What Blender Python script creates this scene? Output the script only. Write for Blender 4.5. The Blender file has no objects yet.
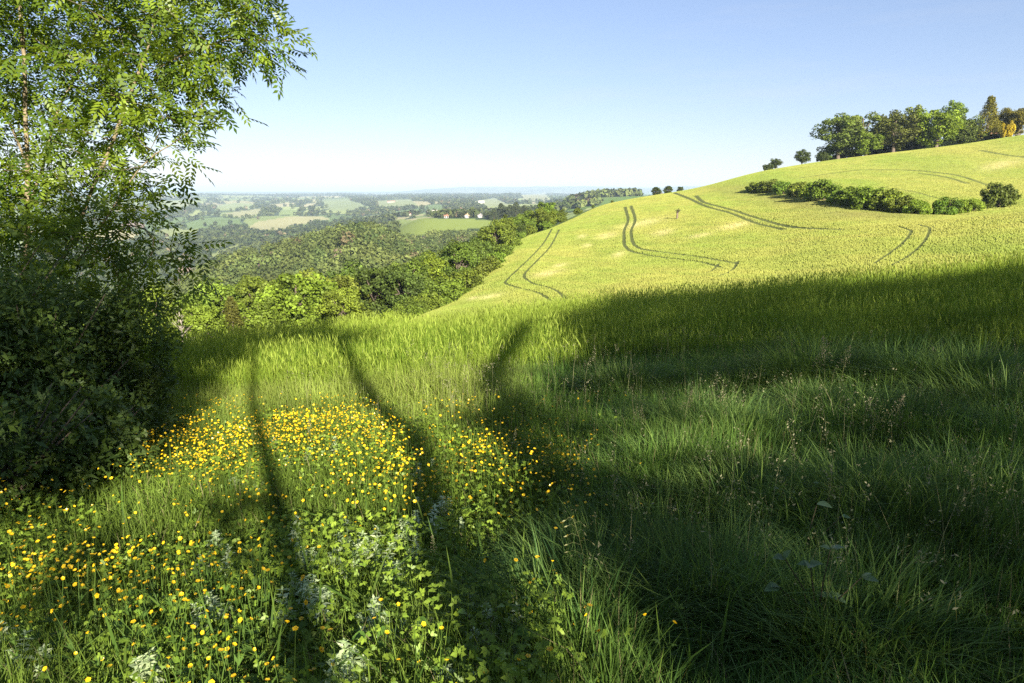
import bpy, math
import numpy as np
from mathutils import Vector

RNG = np.random.default_rng(11)
W, H = 1024, 683
F, CX, CY = 682.67, 512.0, 341.5
TH = math.radians(12.5)
CT, ST = math.cos(TH), math.sin(TH)
EYE = 1.65
SUN_AZ, SUN_EL = math.radians(22.0), math.radians(23.0)
LDIR = np.array([-math.sin(SUN_AZ) * math.cos(SUN_EL), math.cos(SUN_AZ) * math.cos(SUN_EL), -math.sin(SUN_EL)])

scene = bpy.context.scene
COL = scene.collection

# ------------------------------------------------------------------ maths helpers
def ray(px, py):
    px = np.asarray(px, float); py = np.asarray(py, float)
    u = (px - CX) / F; v = (CY - py) / F
    return np.stack([u, CT + v * ST, -ST + v * CT], -1)

def proj(p):
    p = np.asarray(p, float)
    x, y, z = p[..., 0], p[..., 1], p[..., 2] - EYE
    d = y * CT - z * ST
    d = np.where(d > 0.05, d, np.nan)
    return CX + F * x / d, CY - F * (y * ST + z * CT) / d, d

def sstep(a, b, x):
    t = np.clip((x - a) / (b - a), 0, 1)
    return t * t * (3 - 2 * t)

def vnoise(x, y, seed=0):
    x = np.asarray(x, float); y = np.asarray(y, float)
    xi = np.floor(x).astype(np.int64); yi = np.floor(y).astype(np.int64)
    fx = x - xi; fy = y - yi
    fx = fx * fx * (3 - 2 * fx); fy = fy * fy * (3 - 2 * fy)
    def hsh(a, b):
        n = (a * 374761393 + b * 668265263 + seed * 974634777) & 0x7fffffff
        n = ((n ^ (n >> 13)) * 1274126177) & 0x7fffffff
        n = (n ^ (n >> 16)) & 0xffff
        return n / 65535.0
    a = hsh(xi, yi); b = hsh(xi + 1, yi); c = hsh(xi, yi + 1); d = hsh(xi + 1, yi + 1)
    return (a * (1 - fx) + b * fx) * (1 - fy) + (c * (1 - fx) + d * fx) * fy

def fbm(x, y, seed=0, o=4):
    s = 0; a = 0.5; t = 0
    for i in range(o):
        s = s + a * vnoise(x * 2 ** i, y * 2 ** i, seed + i * 17); t += a; a *= 0.5
    return s / t

def pchip(xs, ys, x):
    xs = np.asarray(xs, float); ys = np.asarray(ys, float)
    h = np.diff(xs); d = np.diff(ys) / h
    m = np.zeros(len(xs))
    for i in range(1, len(xs) - 1):
        if d[i - 1] * d[i] > 0:
            w1 = 2 * h[i] + h[i - 1]; w2 = h[i] + 2 * h[i - 1]
            m[i] = (w1 + w2) / (w1 / d[i - 1] + w2 / d[i])
    m[0], m[-1] = d[0], d[-1]
    x = np.clip(x, xs[0], xs[-1])
    k = np.clip(np.searchsorted(xs, x) - 1, 0, len(h) - 1)
    t = (x - xs[k]) / h[k]
    return ((1 + 2 * t) * (1 - t) ** 2 * ys[k] + t * (1 - t) ** 2 * h[k] * m[k]
            + t * t * (3 - 2 * t) * ys[k + 1] + t * t * (t - 1) * h[k] * m[k + 1])

def inpoly(px, py, poly):
    px = np.asarray(px, float); py = np.asarray(py, float)
    r = np.zeros(px.shape, bool)
    n = len(poly)
    for i in range(n):
        x1, y1 = poly[i]; x2, y2 = poly[(i + 1) % n]
        if y1 == y2: continue
        c = ((y1 > py) != (y2 > py)) & (px < (x2 - x1) * (py - y1) / (y2 - y1) + x1)
        r ^= c
    return r

# ------------------------------------------------------------------ terrain
FAR = [(7000, 195.3), (12000, 194), (25000, 192.2), (45000, 190.9)]
COLS = {
  150: [(17, 372), (30, 402), (60, 372), (90, 366), (140, 362), (200, 358), (300, 335), (420, 303), (600, 335), (900, 300), (1100, 272), (1400, 248), (2000, 228), (3000, 211), (4500, 201)],
  220: [(17, 364), (30, 392), (60, 360), (90, 352), (140, 350), (200, 345), (300, 308), (430, 270), (550, 300), (800, 286), (1000, 265), (1300, 244), (1800, 227), (2500, 214), (3500, 204.5), (5000, 199)],
  300: [(17, 355), (30, 380), (60, 350), (90, 342), (120, 339), (200, 330), (300, 288), (440, 249), (560, 274), (800, 264), (1000, 248), (1500, 230), (2000, 218), (3000, 205.5), (4500, 199)],
  370: [(17, 347), (30, 370), (55, 342), (80, 334), (110, 328), (180, 316), (280, 276), (430, 235), (480, 235), (560, 252), (750, 245), (1000, 234), (1500, 222), (2200, 211), (3500, 201), (4500, 198.5)],
  430: [(17, 347), (30, 358), (45, 332), (60, 314), (80, 310), (100, 306), (150, 296), (220, 280), (330, 267), (450, 256), (520, 247), (650, 226), (750, 218), (1000, 221), (1500, 214), (2200, 206), (3500, 199)],
  520: [(17, 336), (30, 346), (45, 329), (55, 312), (70, 292), (90, 272), (115, 252), (145, 238), (165, 239), (220, 252), (350, 252), (480, 244), (650, 225), (760, 217), (1000, 217), (1500, 211), (2500, 203), (4000, 198)],
  600: [(18, 324), (30, 334), (45, 318), (55, 305), (70, 285), (95, 260), (125, 236), (155, 218), (190, 205), (215, 207), (300, 226), (500, 219), (800, 209), (1000, 200), (1100, 198), (1500, 201), (2500, 200), (4000, 197)],
  690: [(19, 317), (30, 328), (45, 312), (55, 297), (70, 277), (95, 250), (125, 222), (160, 202), (200, 188), (230, 190), (400, 203), (800, 201), (1100, 196), (2000, 198), (4000, 196)],
  760: [(19, 310), (30, 324), (45, 308), (55, 292), (70, 272), (95, 243), (125, 214), (160, 193), (207, 170), (240, 173), (400, 190), (1000, 195), (4000, 196)],
  830: [(20, 303), (30, 318), (45, 302), (55, 287), (65, 271), (85, 242), (105, 221), (130, 203), (170, 179), (215, 159), (250, 160), (400, 175), (1000, 190), (4000, 195.5)],
  940: [(20, 293), (30, 310), (45, 300), (60, 270), (80, 240), (95, 220), (115, 217), (135, 204), (170, 174), (225, 145), (260, 146), (400, 160), (1000, 185), (4000, 195.5)],
  1024: [(20, 285), (30, 300), (45, 290), (55, 270), (80, 232), (100, 207), (120, 210), (140, 199), (180, 165), (230, 133), (265, 134), (400, 150), (1000, 180), (4000, 195.4)],
}
COLS[-260] = [(r, row + 4) for r, row in COLS[150]]
COLS[1300] = [(r, row - (18 if r < 300 else 5)) for r, row in COLS[1024]]

def plane_z(x, y):
    return -0.12 * y + 0.06 * x

AZF = np.radians(np.arange(-50, 50.001, 0.115))
AZB = np.radians(np.arange(55, 306, 5.0))
AZ = np.concatenate([AZF, AZB])
LR = np.concatenate([np.linspace(math.log(.25), math.log(45), 190)[:-1], np.linspace(math.log(45), math.log(260), 340)[:-1], np.linspace(math.log(260), math.log(45000), 210)])
NR = len(LR)
RR = np.exp(LR)

def build_heights():
    keys = sorted(COLS)
    caz, prof = [], []
    for px in keys:
        pts = COLS[px] + FAR
        d0 = ray(px, 300.0); a0 = math.atan2(d0[0], d0[1])
        lr, ss = [], []
        for r, row in pts:
            d = ray(px, row)
            lr.append(math.log(r)); ss.append(d[2] / math.hypot(d[0], d[1]) + EYE / r)
        for r in (13.0, 10.0):
            lr.insert(0, math.log(r)); ss.insert(0, plane_z(math.sin(a0), math.cos(a0)))
        caz.append(a0)
        prof.append(pchip(lr, ss, LR))
    prof = np.array(prof); caz = np.array(caz)
    S = np.zeros((len(AZ), NR))
    azw = np.where(AZ > math.pi, AZ - 2 * math.pi, AZ)
    for j in range(NR):
        S[:, j] = pchip(caz, prof[:, j], azw)
    # smooth a little along azimuth in front
    n = len(AZF)
    for _ in range(12):
        S[1:n - 1] = (S[:n - 2] + 2 * S[1:n - 1] + S[2:n]) / 4
    X = np.sin(AZ)[:, None] * RR[None]; Y = np.cos(AZ)[:, None] * RR[None]
    Z = S * RR[None]
    back = sstep(math.radians(52), math.radians(85), np.abs(azw))[:, None]
    rc = np.minimum(RR, 40.0)[None]
    PB = plane_z(np.sin(AZ)[:, None] * rc, np.cos(AZ)[:, None] * rc)
    Z = Z * (1 - back) + PB * back
    nearw = 1 - sstep(9.0, 13.0, RR)[None]
    Z = Z * (1 - nearw) + plane_z(X, Y) * nearw
    # hummocks in the meadow, gentle undulation in the fields, rolling far country
    hm = 0.22 * (fbm(X / 2.2 + 3, Y / 2.2 + 8, 5) - 0.5) + 0.10 * (fbm(X / 0.6, Y / 0.6, 9, 2) - 0.5)
    Z = Z + hm * (1 - sstep(16, 30, RR)[None]) * sstep(0.4, 1.5, RR)[None]
    Z = Z + (0.9 - .7 * sstep(110, 160, RR))[None] * (fbm(X / 22, Y / 22, 31, 3) - 0.5) * (sstep(50, 80, RR) * (1 - sstep(250, 400, RR)))[None]
    fx, fy = X / 420, Y / 420
    rel = (fbm(fx + 40, fy + 11, 77, 4) - 0.5)
    amp = (sstep(520, 1400, RR) * (1 - sstep(9000, 20000, RR)) * np.clip(0.011 * RR, 0, 42))[None]
    Z = Z + rel * amp
    # distant blue ridge on the horizon
    px = CX + F * np.tan(np.clip(azw, -1.2, 1.2)) / CT
    rid = sstep(380, 470, px) * (1 - sstep(900, 1000, px))
    rid = 0.25 + 0.75 * rid
    hgt = 118 * rid * (0.75 + 0.55 * fbm(px / 70, px * 0 + 3, 91, 4))
    Z = Z + hgt[:, None] * (sstep(9500, 12500, RR) * (1 - sstep(13500, 18000, RR)))[None]
    return X, Y, Z, azw

TX, TY, TZ, TAZ = build_heights()
AZFULL = np.concatenate([AZ, [AZ[0] + 2 * math.pi]])
TZW = np.concatenate([TZ, TZ[:1]], 0)

def height(x, y):
    x = np.asarray(x, float); y = np.asarray(y, float)
    r = np.maximum(np.hypot(x, y), 0.26)
    a = np.arctan2(x, y)
    a = np.where(a < AZ[0], a + 2 * math.pi, a)
    i = np.clip(np.searchsorted(AZFULL, a, side='right') - 1, 0, len(AZ) - 1)
    fa = (a - AZFULL[i]) / (AZFULL[i + 1] - AZFULL[i])
    t = np.clip(np.interp(np.log(r), LR, np.arange(NR)), 0, NR - 1.001)
    j = t.astype(int); fr = t - j
    return ((TZW[i, j] * (1 - fa) + TZW[i + 1, j] * fa) * (1 - fr)
            + (TZW[i, j + 1] * (1 - fa) + TZW[i + 1, j + 1] * fa) * fr)

MARCH = np.exp(np.linspace(math.log(1.2), math.log(30000), 1500))
def hit(px, py, lift=0.0, rmin=0.0):
    """Where the view ray of a point in the photograph meets the ground."""
    d = ray(px, py); h = math.hypot(d[0], d[1])
    t = MARCH[MARCH >= rmin] / h
    x, y, z = d[0] * t, d[1] * t, EYE + d[2] * t
    below = z < height(x, y) + lift
    k = int(np.argmax(below)) if below.any() else len(t) - 1
    if 0 < k < len(t) - 1:
        e = [EYE + d[2] * q - float(height(d[0] * q, d[1] * q)) - lift for q in (t[k - 1], t[k])]
        if e[0] > 0 >= e[1]:
            q = t[k - 1] + (t[k] - t[k - 1]) * e[0] / (e[0] - e[1])
            return np.array([d[0] * q, d[1] * q, float(height(d[0] * q, d[1] * q))])
    return np.array([x[k], y[k], float(height(x[k], y[k]))])

def at(px, r, row=260.0):
    """The ground point at distance r in the direction of picture column px."""
    d = ray(px, row); h = math.hypot(d[0], d[1])
    x, y = d[0] / h * r, d[1] / h * r
    return np.array([x, y, float(height(x, y))])

# ------------------------------------------------------------------ mesh helpers
def make_mesh(name, verts, faces, mat, cols=None, smooth=False):
    """faces: list of int arrays (n, k)."""
    me = bpy.data.meshes.new(name)
    verts = np.ascontiguousarray(verts, np.float32)
    me.vertices.add(len(verts)); me.vertices.foreach_set('co', verts.ravel())
    faces = [np.asarray(f) for f in faces if len(f)]
    idx = np.concatenate([f.ravel() for f in faces]).astype(np.int32)
    tot = np.concatenate([np.full(len(f), f.shape[1]) for f in faces]).astype(np.int32)
    st = np.concatenate([[0], np.cumsum(tot)[:-1]]).astype(np.int32)
    me.loops.add(len(idx)); me.loops.foreach_set('vertex_index', idx)
    me.polygons.add(len(tot)); me.polygons.foreach_set('loop_start', st)
    me.polygons.foreach_set('loop_total', tot)
    if smooth:
        me.polygons.foreach_set('use_smooth', np.ones(len(tot), bool))
    me.update(calc_edges=True)
    if cols is not None:
        a = me.color_attributes.new('Col', 'FLOAT_COLOR', 'POINT')
        c = np.ones((len(verts), 4), np.float32); c[:, :3] = cols
        a.data.foreach_set('color', c.ravel())
    me.materials.append(mat)
    return me

def link(name, me, parent=None):
    o = bpy.data.objects.new(name, me); COL.objects.link(o)
    if parent is not None: o.parent = parent
    return o

def empty(name, loc, rz=0.0, sc=(1, 1, 1)):
    o = bpy.data.objects.new(name, None); COL.objects.link(o)
    o.location = loc; o.rotation_euler = (0, 0, rz); o.scale = sc
    o.empty_display_size = 0.2
    return o

def tag(o, label=None, cat=None, group=None, kind=None):
    if label: o['label'] = label
    if cat: o['category'] = cat
    if group: o['group'] = group
    if kind: o['kind'] = kind
    return o

def unit(v):
    return v / np.maximum(np.linalg.norm(v, axis=-1, keepdims=True), 1e-9)

def rand_dir(n, rng=RNG):
    return unit(rng.normal(size=(n, 3)))

class Geo:
    """Collects geometry of one part."""
    def __init__(s): s.v, s.c, s.f, s.n = [], [], {}, 0
    def add(s, verts, faces, cols):
        verts = np.asarray(verts, float).reshape(-1, 3)
        s.v.append(verts); s.c.append(np.broadcast_to(np.asarray(cols, float), verts.shape))
        for f in faces:
            f = np.asarray(f)
            if len(f): s.f.setdefault(f.shape[1], []).append(f + s.n)
        s.n += len(verts)
    def mesh(s, name, mat, smooth=False):
        return make_mesh(name, np.concatenate(s.v), [np.concatenate(x) for x in s.f.values()], mat, np.concatenate(s.c), smooth)

def kites(geo, pos, axis, nrm, length, width, cols, fold=0.15, shape=0.42):
    """Leaf-shaped quads: base at pos, along axis, facing nrm."""
    axis = unit(axis); side = unit(np.cross(axis, nrm)); up = np.cross(side, axis)
    L = np.asarray(length, float).reshape(-1, 1); Wd = np.asarray(width, float).reshape(-1, 1)
    n = len(pos)
    v = np.empty((n, 4, 3))
    v[:, 0] = pos
    v[:, 1] = pos + axis * L * shape + side * Wd * 0.5 + up * Wd * fold
    v[:, 2] = pos + axis * L - up * L * 0.10
    v[:, 3] = pos + axis * L * shape - side * Wd * 0.5 + up * Wd * fold
    f = np.arange(n * 4).reshape(n, 4)
    geo.add(v.reshape(-1, 3), [f], np.repeat(np.broadcast_to(cols, (n, 3)), 4, 0))

def blades(geo, base, h, w, az, bend, cb, ct, segs=3, lean0=0.05):
    """Curved tapering grass blades."""
    n = len(base); h = np.asarray(h, float); w = np.asarray(w, float)
    ld = np.stack([np.cos(az), np.sin(az), np.zeros(n)], -1)
    sa = az + math.pi / 2 + RNG.normal(0, 0.5, n)
    sd = np.stack([np.cos(sa), np.sin(sa), np.zeros(n)], -1)
    ts = np.linspace(0, 1, segs + 1)
    nv = 2 * segs + 1
    v = np.empty((n, nv, 3)); c = np.empty((n, nv, 3))
    for k, t in enumerate(ts):
        hor = h * (lean0 * t + bend * t ** 2.2)
        ver = h * (t - 0.45 * np.clip(bend, 0, 1.3) * t ** 2.6)
        p = base + ld * hor[:, None]; p[:, 2] += ver
        ww = w * (1 - t) ** 0.6 * (0.75 + 0.5 * min(t * 3, 1)) * 0.5
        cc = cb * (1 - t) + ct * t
        if k < segs:
            v[:, 2 * k] = p - sd * ww[:, None]; v[:, 2 * k + 1] = p + sd * ww[:, None]
            c[:, 2 * k] = cc; c[:, 2 * k + 1] = cc
        else:
            v[:, nv - 1] = p; c[:, nv - 1] = cc
    o = np.arange(n)[:, None] * nv
    quads = [o + np.array([2 * k, 2 * k + 1, 2 * k + 3, 2 * k + 2]) for k in range(segs - 1)]
    tri = o + np.array([2 * segs - 2, 2 * segs - 1, nv - 1])
    geo.add(v.reshape(-1, 3), ([np.concatenate(quads)] if quads else []) + [tri], c.reshape(-1, 3))

def tube(geo, pts, rad, col, k=7):
    pts = np.asarray(pts, float); rad = np.asarray(rad, float); n = len(pts)
    d = np.gradient(pts, axis=0); d = unit(d)
    ref = np.array([0.31, 0.17, 0.93]) if abs(d[0][2]) < 0.9 else np.array([0.9, 0.3, 0.1])
    a = unit(np.cross(d, ref)); b = np.cross(d, a)
    th = np.arange(k) / k * 2 * math.pi
    ring = pts[:, None] + rad[:, None, None] * (np.cos(th)[None, :, None] * a[:, None] + np.sin(th)[None, :, None] * b[:, None])
    v = ring.reshape(-1, 3)
    i = np.arange(n - 1)[:, None] * k; j = np.arange(k)[None]
    q = np.stack([i + j, i + (j + 1) % k, i + k + (j + 1) % k, i + k + j], -1).reshape(-1, 4)
    geo.add(v, [q], col)

def box(geo, c, s, col, rz=0.0):
    x, y, z = np.array(s) / 2
    v = np.array([[-x, -y, -z], [x, -y, -z], [x, y, -z], [-x, y, -z], [-x, -y, z], [x, -y, z], [x, y, z], [-x, y, z]])
    cr, sr = math.cos(rz), math.sin(rz)
    v = np.stack([v[:, 0] * cr - v[:, 1] * sr, v[:, 0] * sr + v[:, 1] * cr, v[:, 2]], -1) + np.array(c)
    f = np.array([[0, 3, 2, 1], [4, 5, 6, 7], [0, 1, 5, 4], [1, 2, 6, 5], [2, 3, 7, 6], [3, 0, 4, 7]])
    geo.add(v, [f], col)

# ------------------------------------------------------------------ materials
def new_mat(name):
    m = bpy.data.materials.new(name); m.use_nodes = True
    nt = m.node_tree; nt.nodes.clear()
    return m, nt

def leaf_mat(name, transl=0.35, rough=0.55, spec=0.25, nscale=3.0, namp=0.35, tint=(1, 1, 1), tcol=(1.25, 1.15, 0.45), obj_color=False):
    """Thin leaf: vertex colour, mottled, partly letting light through."""
    m, nt = new_mat(name); N = nt.nodes; L = nt.links
    out = N.new('ShaderNodeOutputMaterial')
    at_ = N.new('ShaderNodeAttribute'); at_.attribute_name = 'Col'
    geo = N.new('ShaderNodeNewGeometry')
    no = N.new('ShaderNodeTexNoise'); no.inputs['Scale'].default_value = nscale; no.inputs['Detail'].default_value = 3
    L.new(geo.outputs['Position'], no.inputs['Vector'])
    mr = N.new('ShaderNodeMapRange'); mr.inputs[3].default_value = 1 - namp; mr.inputs[4].default_value = 1 + namp
    mr.inputs[1].default_value = 0.3; mr.inputs[2].default_value = 0.7
    L.new(no.outputs[0], mr.inputs[0])
    mul = N.new('ShaderNodeVectorMath'); mul.operation = 'SCALE'
    L.new(at_.outputs['Color'], mul.inputs[0]); L.new(mr.outputs[0], mul.inputs['Scale'])
    mu2 = N.new('ShaderNodeVectorMath'); mu2.operation = 'MULTIPLY'
    L.new(mul.outputs[0], mu2.inputs[0])
    if obj_color:
        oi = N.new('ShaderNodeObjectInfo'); L.new(oi.outputs['Color'], mu2.inputs[1])
    else:
        mu2.inputs[1].default_value = tint
    pr = N.new('ShaderNodeBsdfPrincipled')
    pr.inputs['Roughness'].default_value = rough; pr.inputs['Specular IOR Level'].default_value = spec
    L.new(mu2.outputs[0], pr.inputs['Base Color'])
    tr = N.new('ShaderNodeBsdfTranslucent')
    mu3 = N.new('ShaderNodeVectorMath'); mu3.operation = 'MULTIPLY'; mu3.inputs[1].default_value = tcol
    L.new(mu2.outputs[0], mu3.inputs[0]); L.new(mu3.outputs[0], tr.inputs['Color'])
    mx = N.new('ShaderNodeMixShader'); mx.inputs[0].default_value = transl
    L.new(pr.outputs[0], mx.inputs[1]); L.new(tr.outputs[0], mx.inputs[2])
    L.new(mx.outputs[0], out.inputs['Surface'])
    return m

def solid_mat(name, nscale=8.0, namp=0.3, rough=0.8, bump=0.0, spec=0.2):
    m, nt = new_mat(name); N = nt.nodes; L = nt.links
    out = N.new('ShaderNodeOutputMaterial')
    at_ = N.new('ShaderNodeAttribute'); at_.attribute_name = 'Col'
    geo = N.new('ShaderNodeNewGeometry')
    no = N.new('ShaderNodeTexNoise'); no.inputs['Scale'].default_value = nscale; no.inputs['Detail'].default_value = 6
    L.new(geo.outputs['Position'], no.inputs['Vector'])
    mr = N.new('ShaderNodeMapRange'); mr.inputs[1].default_value = 0.3; mr.inputs[2].default_value = 0.7
    mr.inputs[3].default_value = 1 - namp; mr.inputs[4].default_value = 1 + namp
    L.new(no.outputs[0], mr.inputs[0])
    mul = N.new('ShaderNodeVectorMath'); mul.operation = 'SCALE'
    L.new(at_.outputs['Color'], mul.inputs[0]); L.new(mr.outputs[0], mul.inputs['Scale'])
    pr = N.new('ShaderNodeBsdfPrincipled'); pr.inputs['Roughness'].default_value = rough
    pr.inputs['Specular IOR Level'].default_value = spec
    L.new(mul.outputs[0], pr.inputs['Base Color'])
    if bump:
        bp = N.new('ShaderNodeBump'); bp.inputs['Strength'].default_value = bump; bp.inputs['Distance'].default_value = 0.05
        L.new(no.outputs[0], bp.inputs['Height']); L.new(bp.outputs[0], pr.inputs['Normal'])
    L.new(pr.outputs[0], out.inputs['Surface'])
    return m

M_GROUND = solid_mat('ground_cover', 1.3, 0.22, 0.95, 0.3, 0.1)
M_BARK = solid_mat('bark', 14, 0.4, 0.9, 0.6)
M_WALL = solid_mat('render_and_tile', 2, 0.1, 0.85)
M_GRASS = leaf_mat('grass_blade', 0.45, 0.5, 0.08, 1.2, 0.3)
M_CROP = leaf_mat('barley_blade', 0.42, 0.6, 0.12, 0.35, 0.12)
M_HERB = leaf_mat('herb_leaf', 0.38, 0.45, 0.25, 6, 0.3)
M_PALE = leaf_mat('pale_leaf', 0.25, 0.4, 0.5, 12, 0.25, tcol=(1.1, 1.1, 0.7))
M_PETAL = leaf_mat('buttercup_petal', 0.30, 0.3, 0.5, 20, 0.1, tcol=(1.1, 1.0, 0.5))
M_ASH = leaf_mat('ash_leaf', 0.42, 0.42, 0.35, 2.0, 0.3)
M_BUSH = leaf_mat('bush_leaf', 0.30, 0.5, 0.3, 2.0, 0.35)
M_TREE = leaf_mat('tree_leaf', 0.28, 0.6, 0.2, 0.35, 0.28, obj_color=True)
M_FAR = leaf_mat('far_leaf', 0.2, 0.7, 0.1, 0.02, 0.25)

# ------------------------------------------------------------------ land cover colours
EDGE = [(-400, 20), (396, 26), (402, 60), (428, 70), (458, 85), (482, 100), (500, 120), (518, 145), (556, 165), (600, 190), (640, 197), (690, 206)]
def edge_px(r):
    return np.interp(np.log(r), np.log([e[1] for e in EDGE]), [e[0] for e in EDGE])
RIDGE = ([520, 600, 690, 760, 830, 940, 1024, 1300], [147, 192, 203, 211, 219, 230, 236, 240])
def px_of(x, y):
    r = np.hypot(x, y)
    px, py, _ = proj(np.stack([x, y, height(x, y)], -1))
    return px, py
def in_field(x, y, px=None):
    r = np.hypot(x, y)
    if px is None: px, _ = px_of(x, y)
    px = np.nan_to_num(px, nan=-1e4)
    return (r > 22) & (px > edge_px(r) + 3) & (r < np.interp(px, RIDGE[0], RIDGE[1]))

# wheel tracks of the crop, each a line walked over the slope
TRACKS = [
  [(552, 229), (543, 244), (526, 262), (509, 278), (505, 283), (517, 288), (537, 293), (551, 301)],
  [(559, 230), (550, 247), (535, 263), (524, 276), (531, 283), (554, 290), (566, 299)],
  [(625, 207), (628, 220), (624, 232), (624, 243), (630, 251), (661, 257.5), (700, 262.5), (722, 268)],
  [(631, 206), (635, 220), (631, 232), (632.5, 242), (639, 248.5), (674, 254), (700, 257.5), (737, 264)],
  [(696, 196), (703, 202), (720, 207), (735, 211), (764, 220.5), (797, 228), (842, 230)],
  [(672, 192), (690, 199), (706, 206.5), (729, 213), (758, 224), (784, 230)],
  [(899, 227), (911, 232), (904, 242), (893, 251), (874, 264)],
  [(918, 225), (930, 229.5), (925, 241), (909, 256), (890, 266)],
  [(906, 170), (932, 172), (957, 175.5), (987, 185)],
  [(919, 173.5), (945, 177), (967, 183.5)],
  [(878, 187), (918, 193), (948, 201)],
  [(980, 150.5), (1000, 154), (1030, 158)],
  [(800, 178), (850, 171), (906, 170)],
  [(716, 266), (719, 264), (712, 271), (700, 275)],
  [(733, 263), (738, 261.5), (734, 269), (718, 277)],
]
TR3 = []
for tk in TRACKS:
    pts = np.array(tk, float)
    t = np.linspace(0, len(pts) - 1, (len(pts) - 1) * 8 + 1)
    xs = pchip(np.arange(len(pts)), pts[:, 0], t); ys = pchip(np.arange(len(pts)), pts[:, 1], t)
    if 8 <= len(TR3) <= 12:          # upper slope: a smooth curve over the ground between a few sighted points
        w3 = np.array([hit(a, b, 0.0, 45) for a, b in tk])
        xx, yy = pchip(np.arange(len(pts)), w3[:, 0], t), pchip(np.arange(len(pts)), w3[:, 1], t)
        TR3.append(np.stack([xx, yy, height(xx, yy)], -1)); continue
    TR3.append(np.array([hit(a, b, 0.0, 45) for a, b in zip(xs, ys)]))

def seg_dist(x, y, line):
    d = np.full(x.shape, 1e9)
    for a, b in zip(line[:-1], line[1:]):
        if np.hypot(*(b - a)[:2]) > 25: continue
        ab = b[:2] - a[:2]; l2 = max(ab @ ab, 1e-9)
        t = np.clip(((x - a[0]) * ab[0] + (y - a[1]) * ab[1]) / l2, 0, 1)
        d = np.minimum(d, np.hypot(x - a[0] - t * ab[0], y - a[1] - t * ab[1]))
    return d

THIN = {0: .07, 1: .07, 2: -.02, 3: -.02, 4: -.12, 5: -.12, 6: .10, 7: .10, 8: -.08, 9: -.08, 10: 0, 11: -.08, 12: 0, 13: .08, 14: .08}   # narrower, half closed tracks
def track_dist(x, y):
    d = np.full(x.shape, 1e9)
    for li, l in enumerate(TR3):
        lo = l.min(0) - 3; hi = l.max(0) + 3
        m = (x > lo[0]) & (x < hi[0]) & (y > lo[1]) & (y < hi[1])
        if m.any(): d[m] = np.minimum(d[m], seg_dist(x[m], y[m], l) + THIN.get(li, 0))
    return d

# flattened straw-coloured patches: column, row, half width, half height (as seen), in the far field
LODGED = [(725, 243, 0, 0)]
STRAW_PX = [(547, 274, 16, 3), (490, 297, 14, 2.5), (582, 237, 5, 2), (607, 236, 11, 3), (640, 224, 22, 3.5), (663, 233, 11, 3), (619, 255, 7, 3), (587, 246, 5, 2),
            (474, 299, 8, 2), (560, 266, 8, 2), (1000, 165, 20, 4), (735, 226, 16, 3), (700, 236, 12, 2)]

def crop_color(x, y, px, py):
    a = fbm(x / 16 + 5, y / 30, 41); b = fbm(x / 4.5, y / 9, 43, 3)
    yel = np.array([0.350, 0.352, 0.084]); grn = np.array([0.255, 0.318, 0.058])
    row = vnoise((x * .86 + y * .5) / 1.1, (y * .86 - x * .5) / 26, 61)
    w = sstep(0.28, 0.72, a * 0.58 + b * 0.28 + row * 0.14)[..., None]
    c = grn * (1 - w) + yel * w
    straw = np.zeros(x.shape)
    for sx, sy, wx, wy in STRAW_PX:
        q = ((px - sx) / wx) ** 2 + ((py - sy - (px - sx) * -0.18) / wy) ** 2
        straw = np.maximum(straw, np.exp(-q * 1.1) * (0.55 + 0.6 * vnoise(px / 3, py / 1.5, 5)))
    # brownish thin crop round the thicket
    q = np.exp(-(((px - 790) / 85) ** 2 + ((py - 200 - (px - 790) * 0.16) / 9) ** 2))
    q = q + 0.6 * np.exp(-(((px - 880) / 90) ** 2 + ((py - 216) / 5) ** 2))
    q = np.clip(q, 0, 1) * (0.4 + 0.8 * fbm(px / 14, py / 3, 8))
    straw = np.nan_to_num(np.clip(straw, 0, 1))[..., None]; q = np.nan_to_num(np.clip(q, 0, 1))[..., None]
    straw = straw * .7; c = c * (1 - straw) + np.array([0.56, 0.49, 0.24]) * straw
    c = c * (1 - 0.65 * q) + np.array([0.20, 0.185, 0.065]) * 0.65 * q
    return c

# patchwork of far fields: seeds spread evenly in direction and log distance
rs = np.random.default_rng(5)
NS = 520
s_az = rs.uniform(-0.72, 0.55, NS); s_lr = rs.uniform(math.log(560), math.log(14000), NS)
PAL = np.array([[0.20, 0.25, 0.075], [0.27, 0.30, 0.10], [0.33, 0.31, 0.13], [0.15, 0.21, 0.06], [0.24, 0.29, 0.08], [0.38, 0.34, 0.17], [0.30, 0.34, 0.11], [0.045, 0.075, 0.025], [0.045, 0.075, 0.025]])
s_k = rs.integers(0, len(PAL), NS)
FOREST_K = 7
def far_cells(az, lr):
    shp = az.shape; az = az.ravel(); lr = lr.ravel()
    # bend the cell borders a bit
    a2 = az + 0.02 * (vnoise(az * 30, lr * 9, 3) - 0.5); l2 = lr + 0.10 * (vnoise(az * 24, lr * 8, 4) - 0.5)
    best = np.full(az.shape, 1e9); sec = np.full(az.shape, 1e9); kk = np.zeros(az.shape, int)
    for i in range(NS):
        d = ((a2 - s_az[i]) / 0.055) ** 2 + ((l2 - s_lr[i]) / 0.15) ** 2
        m = d < best
        sec = np.where(m, best, np.minimum(sec, d)); kk = np.where(m, i, kk); best = np.where(m, d, best)
    return kk.reshape(shp), (np.sqrt(sec) - np.sqrt(best)).reshape(shp)

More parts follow.
